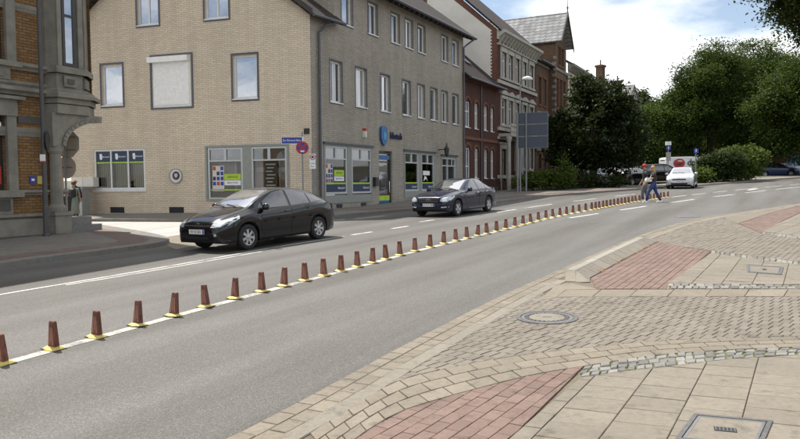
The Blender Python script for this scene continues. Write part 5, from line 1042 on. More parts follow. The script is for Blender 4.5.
    if cl.get('long'): hr.ring_ell([(hc.x-.08, 0, 1.22, .05, .10), (hc.x-.09, 0, 1.35, .06, .12), (hc.x-.07, 0, 1.5, .07, .11), (hc.x-.04, 0, 1.62, .08, .098)], 10)
    hr.build('hair', cl['hair'], o, smooth=True)
    if cl.get('cap'):
        c = MB(); c.ring_ell([(hc.x-.005, 0, 1.655, .108, .102), (hc.x-.01, 0, 1.70, .105, .10), (hc.x-.01, 0, 1.745, .075, .07), (hc.x-.01, 0, 1.76, .02, .02)], 12); b = cl.get('brim', 0)
        if b: c.ring_ell([(hc.x, 0, 1.65, b, b), (hc.x, 0, 1.662, b*.98, b*.98)], 16)
        else: c.loft([[(hc.x+.08, -.07, 1.655), (hc.x+.08, .07, 1.655), (hc.x+.08, .07, 1.668), (hc.x+.08, -.07, 1.668)], [(hc.x+.18, -.045, 1.645), (hc.x+.18, .045, 1.645), (hc.x+.18, .045, 1.655), (hc.x+.18, -.045, 1.655)]])
        c.build('cap' if not b else 'hat', cl['cap'], o)
    if cl.get('bag'): cl['bag'](o)
    return o
def ploc(px, py, h=0): c = gl(px, py, h); return Matrix.Translation(gw(c.x, c.y, h))
armW = {1: [(.02, .24, 1.15), (.2, .12, 1.12), (.28, .08, 1.14)], -1: [(-.02, -.25, 1.14), (.16, -.2, 1.06), (.25, -.16, 1.08)]}
def handbag(o): b = MB().loft([[(.12, -.2, .98), (.36, -.2, .98), (.36, .14, .98), (.12, .14, .98)], [(.1, -.22, 1.06), (.38, -.22, 1.06), (.38, .16, 1.06), (.1, .16, 1.06)], [(.14, -.18, 1.17), (.34, -.18, 1.17), (.34, .12, 1.17), (.14, .12, 1.17)]]).build('shoulder_bag', 'white_cloth', o); MB().tube([(.2, .1, 1.15), (.05, .12, 1.4), (-.1, 0, 1.38), (.1, -.16, 1.16)], .015, 6).build('strap', 'white_cloth', b)
person('woman in black top and blue jeans with long blond hair striding across street', ploc(653.5, 202.3), R(172), 1.72, .34, dict(top='dark_cloth', legs='denim', hair='hair_blond', long=1, sleeve=.5, bag=handbag), armW)
person('person in red cap, dark shirt and grey trousers walking behind the blond woman', ploc(645.3, 201.3), R(168), 1.80, .14, dict(top='dark_cloth', legs='grey_cloth', hair='hair_brown', cap='cap_red', sleeve=.5))
def rucksack(o): b = MB().ring_ell([(-.17, 0, 1.0, .08, .13), (-.18, 0, 1.15, .10, .15), (-.17, 0, 1.33, .08, .13), (-.15, 0, 1.4, .04, .08)], 12).build('rucksack', 'text_black', o, smooth=True); MB().tube([(-.12, .1, 1.35), (.05, .13, 1.45), (.13, .11, 1.2), (-.05, .15, 1.0)], .018, 6).build('strap', 'text_black', b)
person('woman in long sage skirt with black shoulder bag near the utility cabinet', ploc(74.3, 218.4, .11), R(105), 1.66, .06, dict(top='sage_cloth', skirt='sage_cloth', legs='sage_cloth', hair='hair_brown', sleeve=.2, shoes='text_black', bag=rucksack))
person('person in dark jacket and straw hat half hidden behind the woman in sage', ploc(75.5, 217.3, .11), R(100), 1.72, .05, dict(top='dark_cloth', legs='dark_cloth', hair='hair_brown', cap='straw', brim=.2, sleeve=1.0, shoes='text_black'))
# ================================================================ vehicles
def pc_interp(pts):
    pts = sorted(pts); X = np.array([p[0] for p in pts], float); Y = np.array([p[1] for p in pts], float)
    h = np.diff(X); d = np.diff(Y)/h; m = np.zeros(len(X)); m[0], m[-1] = d[0], d[-1]
    for i in range(1, len(X)-1):
        if d[i-1]*d[i] > 0: w1, w2 = 2*h[i]+h[i-1], h[i]+2*h[i-1]; m[i] = (w1+w2)/(w1/d[i-1]+w2/d[i])
    def f(x):
        x = min(max(x, X[0]), X[-1]); i = min(int(np.searchsorted(X, x, 'right'))-1, len(h)-1); t = (x-X[i])/h[i]
        return (2*t**3-3*t*t+1)*Y[i]+(t**3-2*t*t+t)*h[i]*m[i]+(-2*t**3+3*t*t)*Y[i+1]+(t**3-t*t)*h[i]*m[i+1]
    return f
def shell(sp):
    L2, hw = sp['L']/2, sp['W']/2; zt, bl = pc_interp(sp['top']), pc_interp(sp['belt']); wr = pc_interp(sp['wr']); cr = pc_interp(sp['crown'])
    wp = pc_interp([(L2, sp.get('wf', .66)), (L2-.06, sp.get('wf', .66)+.14), (L2-.22, .925), (L2-.6, .98), (L2-1.2, 1.0), (-L2+1.0, 1.0), (-L2+.4, .97), (-L2+.12, .90), (-L2, .80)])
    zbot = pc_interp([(L2, .30), (L2-.1, .22), (L2-.5, .19), (-L2+.5, .20), (-L2+.1, .26), (-L2, .34)])
    ra = sp['R']+sp.get('gap', .055); xs = list(np.linspace(-L2, L2, 84))+[-L2+.01, -L2+.03, -L2+.06, L2-.01, L2-.03, L2-.06, L2-.09]
    ax = [sp['fa'], sp['ra']]
    for a in ax: xs = [x for x in xs if not (a-ra-.01 < x < a+ra+.01)]
    for a in ax: xs += [a+ra*math.cos(t) for t in np.linspace(0, PI, 19)]+[a-ra-.003, a+ra+.003]
    xs = sorted(xs); rings = []
    for x in xs:
        zb = zbot(x)
        for a in ax:
            if abs(x-a) <= ra: zb = max(zb, sp['R']-.005+math.sqrt(max(0, ra*ra-(x-a)**2)))
        w = wp(x)*hw; top = zt(x); be = min(bl(x), top-.02); ze = max(top-cr(x), be+.008); r_ = min(wr(x)*hw, w*.97); zb = min(zb, be-.06)
        pts = []
        for k, f in enumerate((0, .12, .35, .62, .86, 1.0)):
            z = zb+(be-zb)*f; ff = (z-.2)/(be-.2) if be > .25 else f; y = w*(.955+.045*math.sin(min(1, max(0, ff))*PI*.62+.12) if k else .95)
            if k == 5: y = w*.972
            pts.append((y, z))
        for f in (.12, .4, .7, .92): pts.append((w*.955+(r_-w*.955)*f+.018*math.sin(f*PI), be+(ze-be)*f))
        for k in range(5): a = PI/2*(k/5)*.9+.12; pts.append((r_*math.cos(a)**.75 if k < 5 else 0, ze+(top-ze)*math.sin(a)))
        pts.append((0, top))
        rings.append([(x, y, z) for y, z in pts]+[(x, -y, z) for y, z in pts[-2::-1]])
    return rings
def patch(bvh, pl, axis, name, mat, parent, sgn=1, off=.004, n=14):
    pl = [tuple(p) for p in pl]
    if parea(pl) < 0: pl = pl[::-1]
    A = np.array(pl); lo_, hi_ = A.min(0), A.max(0); mb = MB()
    nx = max(2, int(n*(hi_[0]-lo_[0])/max(hi_-lo_))); ny = max(2, int(n*(hi_[1]-lo_[1])/max(hi_-lo_))); ok = True
    def hit(a, b):
        if axis == 'y': o_, d_ = Vector((a, 3*sgn, b)), Vector((0, -sgn, 0))
        elif axis == 'x': o_, d_ = Vector((6*sgn, a, b)), Vector((-sgn, 0, 0))
        else: o_, d_ = Vector((a, b, 6)), Vector((0, 0, -1))
        h = bvh.ray_cast(o_, d_)
        if h[0] is None: return None
        return h[0]-d_*off*.4+h[1]*off*(1 if h[1].dot(d_) < 0 else -1)
    for i in range(nx):
        for j in range(ny):
            c = clip_poly(pl, [(lo_[0]+(hi_[0]-lo_[0])*(i+a)/nx, lo_[1]+(hi_[1]-lo_[1])*(j+b)/ny) for a, b in ((0, 0), (1, 0), (1, 1), (0, 1))])
            if len(c) < 3: continue
            q = [hit(*p) for p in c]
            if any(p is None for p in q): continue
            mb.poly(q)
    if not mb.v: return None
    return mb.build(name, mat, parent, smooth=True, fix=True)
def make_wheel(parent, x, y, r, side, spokes, rim='alloy', wd=.2):
    n = 28; prof = [(-.5, .66), (-.5, .93), (-.42, .985), (-.25, 1.0), (.25, 1.0), (.42, .985), (.5, .93), (.5, .66), (.42, .62)]
    rings = [[(r*q*math.cos(2*PI*k/n), side*p*wd, r*q*math.sin(2*PI*k/n)) for k in range(n)] for p, q in prof]
    t = MB().loft(rings, False).build('wheel', 'tyre', parent, Matrix.Translation((x, y, r)), smooth=True, fix=True); ri = MB(); yo = side*wd*.40
    ri.loft([[(r*q*math.cos(2*PI*k/n), side*p*wd, r*q*math.sin(2*PI*k/n)) for k in range(n)] for p, q in ((.1, .60), (.44, .62), (.47, .67), (.43, .60), (.3, .57))], False)
    for k in range(spokes):
        M = Matrix.Rotation(2*PI*k/spokes+.3, 4, 'Y'); w = r*.62*PI/spokes*.42; y0, y1 = sorted((yo, yo-side*.025))
        ri.faces([M @ Vector(p) for p in ((r*.08, y0, -w*.8), (r*.08, y0, w*.8), (r*.62, y0, w), (r*.62, y0, -w), (r*.08, y1, -w*.8), (r*.08, y1, w*.8), (r*.62, y1, w), (r*.62, y1, -w))], [(0, 1, 2, 3), (7, 6, 5, 4), (0, 4, 5, 1), (3, 2, 6, 7)])
    ri.loft([[(rr*math.cos(2*PI*k/14), yy, rr*math.sin(2*PI*k/14)) for k in range(14)] for rr, yy in ((r*.17, yo-side*.02), (r*.17, yo+side*.008), (r*.1, yo+side*.014))])
    ri.build('rim', rim, t, fix=True); MB().loft([[(rr*math.cos(2*PI*k/20), side*wd*.05, rr*math.sin(2*PI*k/20)) for k in range(20)] for rr in (.01, r*.6)], False).build('brake_disc', 'black_trim', t); return t
def make_car(name, sp, paint, label, M, group=None, plate='', glass='car_glass', detail=True):
    o = empty(name, M, label, sp.get('cat', 'car'), group)
    body = MB().loft(shell(sp)).build('body', [paint, 'black_trim'], o, fix=True); me = body.data
    for f in me.polygons:
        if f.normal.z < -.55 or f.center.z < .2: f.material_index = 1
    me.shade_smooth(); me.set_sharp_from_angle(angle=R(38))
    bm = bmesh.new(); bm.from_mesh(me); bvh = BVHTree.FromBMesh(bm); bm.free()
    for a in (sp['fa'], sp['ra']):
        MB().box(a-.3, a+.3, -sp['W']/2+.30, sp['W']/2-.30, .25, sp['R']*2+.05).build('wheel_well', 'black_trim', o)
        for s in (1, -1): make_wheel(o, a, s*(sp['W']/2-.115), sp['R'], s, sp.get('spokes', 7))
    patch(bvh, sp['ws'], 'z', 'windscreen', 'windscreen_glass', o, n=18); patch(bvh, sp['rw'], 'z', 'rear_window', glass, o, n=14)
    for s in (1, -1):
        for pl in sp['win']: patch(bvh, pl, 'y', 'side_window', glass, o, s, .005, 16)
        for pl, hx in sp.get('doors', ()):
            d = patch(bvh, pl, 'y', 'door', paint, o, s, .0035, 16)
            if d is not None and detail:
                hp = bvh.ray_cast(Vector((hx[0], 3*s, hx[1])), Vector((0, -s, 0)))[0]
                if hp: MB().tube([hp+Vector((-.1, s*.012, 0)), hp+Vector((-.07, s*.03, 0)), hp+Vector((.07, s*.03, 0)), hp+Vector((.1, s*.012, 0))], .014, 6).build('door_handle', sp.get('hm', paint), d)
        for pl in sp['hl']: patch(bvh, [(s*a, b) for a, b in pl], 'x', 'headlight', 'lens', o, 1, .006, 10)
        for pl in sp.get('tl', ()): patch(bvh, [(s*a, b) for a, b in pl], 'x', 'tail_light', 'tail_red', o, -1, .006, 8)
        for pl in sp.get('hls', ()): patch(bvh, pl, 'y', 'headlight_side', 'lens', o, s, .006, 8)
        for pl in sp.get('fog', ()): patch(bvh, [(s*a, b) for a, b in pl], 'x', 'fog_light', 'lens', o, 1, .006, 6)
        mx_, mz_ = sp['mir']; hp = bvh.ray_cast(Vector((mx_, 3*s, mz_)), Vector((0, -s, 0)))[0]
        if hp:
            mi = MB().ring_ell([(hp.x, hp.y+s*.13, mz_-.05, .05, .075), (hp.x, hp.y+s*.13, mz_+.0, .075, .105), (hp.x-.01, hp.y+s*.13, mz_+.07, .07, .10), (hp.x-.01, hp.y+s*.13, mz_+.11, .035, .06)], 12).build('wing_mirror', sp.get('mm', paint), o, smooth=True); MB().tube([hp-Vector((0, s*.02, .02)), hp+Vector((0, s*.08, -.02))], .025, 6).build('mirror_arm', 'black_trim', mi)
    for pl, m in sp.get('front', ()): patch(bvh, pl, 'x', 'grille' if m != 'paint' else 'bumper_trim', m, o, 1, .005, 14)
    for pl, m, nm in sp.get('trim', ()): patch(bvh, pl, 'x', nm, m, o, 1, .012, 14)
    hp = bvh.ray_cast(Vector((6, 0, sp['pz'])), Vector((-1, 0, 0)))[0]
    if hp:
        p = MB().box(hp.x-.01, hp.x+.014, -.26, .26, sp['pz']-.056, sp['pz']+.056).build('number_plate', 'number_plate', o); MB().box(hp.x+.014, hp.x+.016, .215, .258, sp['pz']-.054, sp['pz']+.054).build('plate_band', 'plate_blue', p)
        if plate: textmesh(plate, .105, 'text_black', 'plate_text', p, Matrix.Translation((hp.x+.0165, -.02, sp['pz'])) @ Matrix.Rotation(PI/2, 4, 'Z') @ Matrix.Rotation(PI/2, 4, 'X') @ Matrix.Scale(.82, 4, (1, 0, 0)), .001)
    if sp.get('badge'):
        hp = bvh.ray_cast(Vector((6, 0, sp['badge'][0])), Vector((-1, 0, 0)))[0]
        if hp:
            r_ = sp['badge'][1]; ri = [[(hp.x+.012, rr*1.25*math.cos(2*PI*k/20), sp['badge'][0]+rr*math.sin(2*PI*k/20)) for k in range(20)] for rr in (r_*.78, r_)]; b = MB().loft(ri, False)
            for k in range(3): a = PI/2+k*2*PI/3; b.box(hp.x+.008, hp.x+.014, -.006, .006, 0, r_*.9, Matrix.Translation((0, 0, sp['badge'][0])) @ Matrix.Rotation(a-PI/2, 4, 'X'))
            b.build('badge', 'chrome', o)
    if detail:
        for y in (.28, -.12): 
            a = bvh.ray_cast(Vector((sp['cowl'], y, 6)), Vector((0, 0, -1)))[0]; b = bvh.ray_cast(Vector((sp['cowl']-.12, y-.42, 6)), Vector((0, 0, -1)))[0]
            if a and b: MB().tube([a+Vector((0, 0, .015)), b+Vector((0, 0, .02))], .009, 5).build('wiper', 'black_trim', o)
    return o
PRIUS = dict(L=4.45, W=1.725, R=.315, fa=1.335, ra=-1.365, spokes=7, cowl=1.2, mir=(.78, 1.0), pz=.50, badge=(.70, .05),
    top=[(2.225, .56), (2.20, .66), (2.08, .76), (1.8, .88), (1.45, .98), (1.2, 1.04), (.85, 1.20), (.45, 1.37), (.1, 1.465), (-.2, 1.49), (-.6, 1.475), (-1.1, 1.40), (-1.6, 1.26), (-1.95, 1.13), (-2.1, 1.05), (-2.19, .92), (-2.225, .62)],
    belt=[(2.225, .50), (2.1, .66), (1.8, .77), (1.3, .87), (.6, .92), (-.4, .96), (-1.2, 1.0), (-1.8, 1.0), (-2.1, .9), (-2.225, .56)],
    wr=[(2.225, .5), (1.9, .68), (1.3, .78), (1.0, .76), (.3, .67), (-.3, .655), (-1.2, .63), (-1.8, .62), (-2.225, .55)], crown=[(2.225, .02), (1.8, .06), (1.2, .05), (.8, .03), (.2, .05), (-.6, .06), (-1.6, .04), (-2.225, .03)],
    ws=[(1.17, .60), (1.2, .3), (1.21, 0), (1.2, -.3), (1.17, -.60), (.22, -.49), (.27, 0), (.22, .49)], rw=[(-1.0, .48), (-1.85, .5), (-1.88, 0), (-1.85, -.5), (-1.0, -.48), (-.97, 0)],
    win=[[(.92, 1.0), (.78, 1.0), (.78, 1.14)], [(.70, .985), (.70, 1.15), (.22, 1.37), (-.18, 1.415), (-.18, 1.0)], [(-.27, 1.0), (-.27, 1.418), (-.62, 1.395), (-1.02, 1.30), (-1.02, 1.03)], [(-1.08, 1.035), (-1.08, 1.28), (-1.42, 1.17), (-1.6, 1.08)]],
    doors=[([(.86, .96), (.9, .5), (.78, .30), (-.2, .30), (-.22, .97)], (-.08, .87)), ([(-.25, .97), (-.23, .30), (-.72, .30), (-1.02, .72), (-1.06, .99)], (-.98, .90))],
    hl=[[(.46, .60), (.50, .70), (.74, .82), (.80, .80), (.80, .70), (.72, .62)]], hls=[[(1.98, .64), (1.86, .76), (1.55, .86), (1.62, .78)]], tl=[[(.5, .72), (.5, 1.0), (.62, 1.0), (.64, .72)]], fog=[[(.58, .40), (.58, .46), (.64, .46), (.64, .40)]],
    front=[([(-.42, .615), (.42, .615), (.46, .64), (-.46, .64)], 'black_trim'), ([(-.45, .28), (.45, .28), (.4, .38), (-.4, .38)], 'black_trim')], trim=[([(-.46, .64), (.46, .64), (.47, .658), (-.47, .658)], 'chrome', 'chrome_strip')])
MERC = dict(L=4.59, W=1.77, R=.32, fa=1.50, ra=-1.26, spokes=5, cowl=.93, mir=(.62, .98), pz=.47, badge=(.64, .085), hm='chrome', wf=.74,
    top=[(2.295, .60), (2.27, .74), (2.18, .80), (1.8, .90), (1.4, .965), (.95, 1.01), (.6, 1.17), (.2, 1.35), (-.1, 1.43), (-.45, 1.447), (-.9, 1.40), (-1.25, 1.27), (-1.55, 1.12), (-1.75, 1.07), (-2.1, 1.05), (-2.23, 1.0), (-2.28, .85), (-2.295, .6)],
    belt=[(2.295, .54), (2.2, .72), (1.8, .82), (1.0, .92), (0, .955), (-1.0, .98), (-1.7, .99), (-2.15, .95), (-2.295, .55)],
    wr=[(2.295, .62), (2.0, .74), (1.3, .80), (.9, .79), (.2, .67), (-.4, .64), (-1.0, .64), (-1.6, .70), (-2.295, .66)], crown=[(2.295, .02), (1.8, .045), (.9, .045), (.2, .04), (-.5, .055), (-1.2, .035), (-1.8, .03), (-2.295, .02)],
    ws=[(.92, .60), (.95, 0), (.92, -.60), (.1, -.49), (.14, 0), (.1, .49)], rw=[(-.95, .48), (-1.62, .56), (-1.66, 0), (-1.62, -.56), (-.95, -.48), (-.93, 0)],
    win=[[(.60, .985), (.08, 1.31), (-.28, 1.375), (-.28, .99)], [(-.36, .99), (-.36, 1.38), (-.72, 1.345), (-1.02, 1.25), (-1.02, 1.01)], [(-1.07, 1.015), (-1.07, 1.225), (-1.3, 1.11), (-1.36, 1.03)]],
    doors=[([(.84, .93), (.86, .5), (.78, .28), (-.28, .28), (-.32, .965)], (-.16, .86)), ([(-.34, .965), (-.31, .28), (-.72, .28), (-.98, .72), (-1.06, .98)], (-.98, .88))],
    hl=[[(.50, .60), (.50, .68), (.62, .76), (.82, .78), (.84, .70), (.78, .60)]], hls=[[(2.08, .62), (2.06, .74), (1.75, .82), (1.80, .74)]], tl=[[(.45, .78), (.45, .92), (.72, .94), (.72, .76)]], fog=[[(.56, .36), (.54, .40), (.80, .42), (.80, .38)]],
    front=[([(-.42, .54), (.42, .54), (.46, .74), (-.46, .74)], 'black_trim'), ([(-.6, .26), (.6, .26), (.5, .36), (-.5, .36)], 'black_trim')], trim=[([(-.44, .60), (.44, .60), (.445, .625), (-.445, .625)], 'chrome', 'grille_bar'), ([(-.45, .675), (.45, .675), (.455, .70), (-.455, .70)], 'chrome', 'grille_bar'), ([(-.46, .735), (.46, .735), (.46, .755), (-.46, .755)], 'chrome', 'grille_bar')])
FOCUS = dict(L=4.36, W=1.82, R=.32, fa=1.24, ra=-1.40, spokes=5, cowl=1.05, mir=(.70, 1.0), pz=.50, badge=(.74, .04), wf=.76,
    top=[(2.18, .62), (2.15, .74), (2.05, .82), (1.7, .93), (1.3, 1.01), (1.05, 1.06), (.7, 1.22), (.3, 1.39), (0, 1.465), (-.4, 1.48), (-1.0, 1.44), (-1.6, 1.32), (-1.9, 1.16), (-2.08, .98), (-2.16, .8), (-2.18, .55)],
    belt=[(2.18, .55), (2.05, .74), (1.6, .85), (1.0, .93), (0, .98), (-1.0, 1.02), (-1.8, 1.0), (-2.1, .85), (-2.18, .5)],
    wr=[(2.18, .62), (1.8, .74), (1.2, .79), (.9, .77), (.2, .68), (-.4, .66), (-1.4, .64), (-2.18, .6)], crown=[(2.18, .02), (1.7, .05), (1.0, .05), (.2, .045), (-.5, .055), (-1.6, .04), (-2.18, .03)],
    ws=[(1.02, .62), (1.05, 0), (1.02, -.62), (.16, -.51), (.2, 0), (.16, .51)], rw=[(-1.5, .48), (-1.92, .5), (-1.95, 0), (-1.92, -.5), (-1.5, -.48), (-1.47, 0)],
    win=[[(.72, 1.0), (.18, 1.34), (-.24, 1.405), (-.24, 1.01)], [(-.32, 1.01), (-.32, 1.41), (-.7, 1.40), (-1.1, 1.33), (-1.12, 1.05)], [(-1.18, 1.06), (-1.17, 1.31), (-1.5, 1.2), (-1.55, 1.1)]],
    doors=[([(.86, .95), (.88, .5), (.78, .28), (-.24, .28), (-.28, .985)], (-.12, .88)), ([(-.30, .985), (-.27, .28), (-.78, .28), (-1.05, .72), (-1.12, 1.02)], (-1.02, .92))],
    hl=[[(.50, .66), (.52, .74), (.80, .84), (.86, .80), (.84, .70)]], tl=[[(.55, .75), (.55, 1.0), (.7, 1.0), (.72, .75)]], fog=[[(.60, .38), (.58, .48), (.78, .48), (.78, .40)]],
    front=[([(-.48, .60), (.48, .60), (.40, .70), (-.40, .70)], 'black_trim'), ([(-.50, .30), (.50, .30), (.54, .42), (-.54, .42)], 'black_trim')], trim=[([(-.44, .70), (.44, .70), (.43, .715), (-.43, .715)], 'chrome', 'grille_bar')])
MPV = dict(FOCUS); MPV.update(L=4.75, W=1.85, H=1.75, R=.33, fa=1.40, ra=-1.45, top=[(2.375, .66), (2.33, .82), (2.2, .92), (1.8, 1.04), (1.4, 1.13), (.95, 1.35), (.5, 1.6), (.1, 1.71), (-.5, 1.74), (-1.5, 1.70), (-2.0, 1.62), (-2.2, 1.4), (-2.33, 1.0), (-2.375, .6)],
    belt=[(2.375, .6), (2.2, .82), (1.6, .95), (1.0, 1.02), (-1.0, 1.06), (-2.0, 1.06), (-2.3, .9), (-2.375, .5)], wr=[(2.375, .66), (1.8, .78), (1.2, .8), (.3, .72), (-.4, .72), (-1.8, .7), (-2.375, .66)],
    crown=[(2.375, .02), (1.7, .05), (1.0, .05), (.2, .045), (-.5, .05), (-1.8, .05), (-2.375, .03)], ws=[(1.32, .66), (1.36, 0), (1.32, -.66), (.36, -.56), (.4, 0), (.36, .56)], rw=[(-2.05, .5), (-2.25, .5), (-2.25, -.5), (-2.05, -.5)], cowl=1.36, mir=(.95, 1.1),
    win=[[(1.0, 1.09), (.4, 1.5), (-.1, 1.6), (-.1, 1.1)], [(-.18, 1.1), (-.18, 1.61), (-1.0, 1.6), (-1.0, 1.11)], [(-1.08, 1.11), (-1.08, 1.59), (-1.9, 1.52), (-1.95, 1.12)]], doors=[([(1.0, 1.04), (1.0, .5), (.9, .3), (-.1, .3), (-.14, 1.08)], (.0, .96)), ([(-.18, 1.08), (-.15, .3), (-.8, .3), (-1.02, .75), (-1.06, 1.1)], (-.95, .98))])
VAN = dict(FOCUS); VAN.update(cat='van', L=5.6, W=2.0, R=.34, fa=1.75, ra=-1.6, wf=.8, top=[(2.8, .75), (2.75, 1.0), (2.6, 1.12), (2.3, 1.25), (2.0, 1.5), (1.6, 1.95), (1.3, 2.2), (.9, 2.33), (0, 2.4), (-2.0, 2.4), (-2.6, 2.36), (-2.74, 2.28), (-2.79, 1.5), (-2.8, .6)],
    belt=[(2.8, .6), (2.6, .95), (2.2, 1.12), (1.5, 1.2), (0, 1.22), (-2.6, 1.22), (-2.8, .6)], wr=[(2.8, .7), (2.2, .8), (1.4, .82), (.6, .86), (-2.6, .88), (-2.8, .86)], crown=[(2.8, .02), (2.2, .05), (1.2, .06), (-2.6, .06), (-2.8, .04)],
    ws=[(2.25, .75), (2.28, 0), (2.25, -.75), (1.42, -.68), (1.45, 0), (1.42, .68)], rw=[(-2.76, .5), (-2.77, .5), (-2.77, -.5), (-2.76, -.5)], win=[[(2.0, 1.28), (1.45, 1.85), (.75, 2.0), (.75, 1.28)]], doors=[([(2.0, 1.2), (2.0, .6), (1.3, .5), (.7, .5), (.7, 1.22)], (.85, 1.1))], hl=[[(.62, .78), (.62, .95), (.86, 1.0), (.88, .82)]], cowl=2.3, mir=(1.6, 1.4), pz=.5, badge=None)
def car_at(px1, py1, px2, py2, sp, near=None, h=0.0):
    """front and rear contact points of the wheels on one side, as seen in the photograph -> pose of the car on the ground"""
    f, r = gl(px1, py1, h), gl(px2, py2, h); d = (f-r).normalized(); a = math.atan2(d.y, d.x); left = Vector((-d.y, d.x)); t = sp['W']/2-.06
    c = (f+r)/2; s = 1 if left.dot(c) > 0 else -1                         # centre lies on the far side
    c = c+left*s*t-d*((sp['fa']+sp['ra'])/2)
    return TILT4 @ Matrix.Translation((c.x, c.y, h)) @ Matrix.Rotation(a, 4, 'Z')
def pose(x, y, deg, h=0.0): return TILT4 @ Matrix.Translation((x, y, h)) @ Matrix.Rotation(math.atan2(math.cos(R(deg)), math.sin(R(deg))), 4, 'Z')
make_car('black_hatchback', PRIUS, 'paint_black', 'black hatchback with curved roof driving in the near left lane', car_at(251.5, 249.2, 316, 239.3, PRIUS), plate='EV SS 534')
make_car('dark_blue_saloon', MERC, 'paint_navy', 'dark blue saloon car passing the shop windows', car_at(458.5, 216.0, 487.5, 211.6, MERC), plate='LA TW 1005')
cs = gl(681.5, 189.0); make_car('silver_hatchback', FOCUS, 'paint_silver', 'silver hatchback facing the camera beyond the walking couple', pose(cs.x+.85, cs.y+2.0, 207), plate='WF RM 52')
make_car('black_estate_car', FOCUS, 'paint_black', 'black car parked side-on behind the person in red cap', car_at(653, 184.6, 630, 186.0, FOCUS), 'cars parked beyond the far pavement', detail=False)
make_car('black_people_carrier', MPV, 'paint_black', 'black people carrier standing behind the silver hatchback', pose((661-400)/700*65, 65, 80), 'cars parked beyond the far pavement', detail=False)
for px, D, dg, m, lab in ((597, 66, 60, 'paint_silver', 'silver car parked in shade under the yew tree'), (612, 69, 60, 'paint_white_car', 'pale car parked in shade left of black parked car'), (636, 74, 62, 'paint_silver', 'silver car mostly hidden behind black parked car')):
    x = (px-400)/700*D; make_car('parked_car', FOCUS, m, lab, pose(x, D, dg), 'cars parked beyond the far pavement', detail=False)
x = (687-400)/700*76; van = make_car('white_delivery_van', VAN, 'paint_white_car', 'white delivery van with red logo half hidden behind hedge', pose(x, 76, 84), detail=False)
MB().extr([(-.1+.62*math.cos(2*PI*k/24)-1.3, 1.72+.48*math.sin(2*PI*k/24)) for k in range(24)], -1.06, -1.015, 'y').build('red_logo', 'sign_red', van, fix=True); MB().extr([(-1.85, 1.62), (-1.3, 1.5), (-1.05, 1.72), (-1.35, 1.66)], -1.075, -1.06, 'y').build('logo_fold', 'text_black', van, fix=True); MB().extr([(-1.75, 1.95), (-1.3, 2.05), (-.95, 1.9), (-1.35, 1.87)], -1.075, -1.06, 'y').build('logo_fold', 'poster_pale', van, fix=True)
textmesh('dpd', 1.0, 'text_black', 'van_lettering', van, Matrix.Translation((.25, -1.035, 1.75)) @ Matrix.Rotation(PI/2, 4, 'X'), .02)
for px, py, dg, m, lab in ((775, 176.6, 95, 'paint_blue', 'dark blue car parked before the garages at far right'), (792, 174.9, 95, 'paint_lilac', 'pale lilac-silver car parked by the blue garage door')):
    c = gl(px, py); make_car('parked_car', FOCUS, m, lab, pose(c.x, c.y, dg), 'cars parked by the garages', detail=False)
# ================================================================ trees, hedges
def leaves(n_cl, per, ells, size, seed, spread=.5, flat=.5, surf=.45):
    """leaf-sized quads in clumps spread through ellipsoids (cx,cy,cz,rx,ry,rz,weight)"""
    g = np.random.default_rng(seed); W_ = np.array([e[6] for e in ells], float); W_ /= W_.sum(); P = []
    for e, w in zip(ells, W_):
        k = max(1, int(n_cl*w)); d = g.normal(size=(k, 3)); d /= np.linalg.norm(d, axis=1)[:, None]; rr = (surf+(1-surf)*g.random(k)**.6)[:, None]
        P.append(np.array(e[:3])+d*rr*np.array(e[3:6])*(1+.10*g.normal(size=(k, 1))))
    C_ = np.concatenate(P); sz = (.55+.9*g.random(len(C_)))[:, None, None]
    L_ = (C_[:, None, :]+g.normal(size=(len(C_), per, 3))*spread*sz*np.array([1, 1, .62])).reshape(-1, 3); n = len(L_)
    nr = g.normal(size=(n, 3)); nr[:, 2] = np.abs(nr[:, 2])+flat; nr /= np.linalg.norm(nr, axis=1)[:, None]
    t = np.cross(nr, g.normal(size=(n, 3))); t /= np.linalg.norm(t, axis=1)[:, None]; b = np.cross(nr, t); s = (size*(.6+.8*g.random(n)))[:, None]
    V = np.stack([L_-t*s, L_+b*s*.55-t*s*.1, L_+t*s, L_-b*s*.55-t*s*.1], 1).reshape(-1, 3); return V, n, C_
def leaf_obj(name, V, n, mat, parent):
    me = bpy.data.meshes.new(name); me.vertices.add(4*n); me.vertices.foreach_set('co', V.astype(np.float32).ravel()); me.loops.add(4*n); me.loops.foreach_set('vertex_index', np.arange(4*n, dtype=np.int32))
    me.polygons.add(n); me.polygons.foreach_set('loop_start', np.arange(0, 4*n, 4, dtype=np.int32)); me.polygons.foreach_set('loop_total', np.full(n, 4, np.int32)); me.update(calc_edges=True); me.validate()
    return link_obj(name, me, mat, parent)
def tree(name, label, base, th, tr, ells, n_cl, per, size, mat, seed, spread=.5, cat='tree', group=None, limbs=9, surf=.45, flat=.5):
    o = empty(name, base, label, cat, group); V, n, C_ = leaves(n_cl, per, ells, size, seed, spread, flat, surf); leaf_obj('crown' if cat == 'tree' else 'foliage', V, n, mat, o)
    g = random.Random(seed); t = MB(); b = Vector((0, 0, 0)); top = Vector((g.uniform(-.3, .3), g.uniform(-.3, .3), th))
    t.tube([b-Vector((0, 0, .3)), b.lerp(top, .3)+Vector((g.uniform(-.1, .1), 0, 0)), b.lerp(top, .7), top], [tr*1.35, tr, tr*.8, tr*.55], 10); tk = t.build('trunk' if cat == 'tree' else 'stem', 'bark', o, smooth=True); m = MB()
    for k in range(limbs):
        q = Vector(C_[int(g.random()*len(C_))]); s = b.lerp(top, g.uniform(.5, .98)); mid = s.lerp(q, .5)+Vector((0, 0, abs(q.z-s.z)*.12)); m.tube([s, mid, q], [tr*.38, tr*.22, tr*.06], 6)
    m.build('limb', 'bark', tk); return o
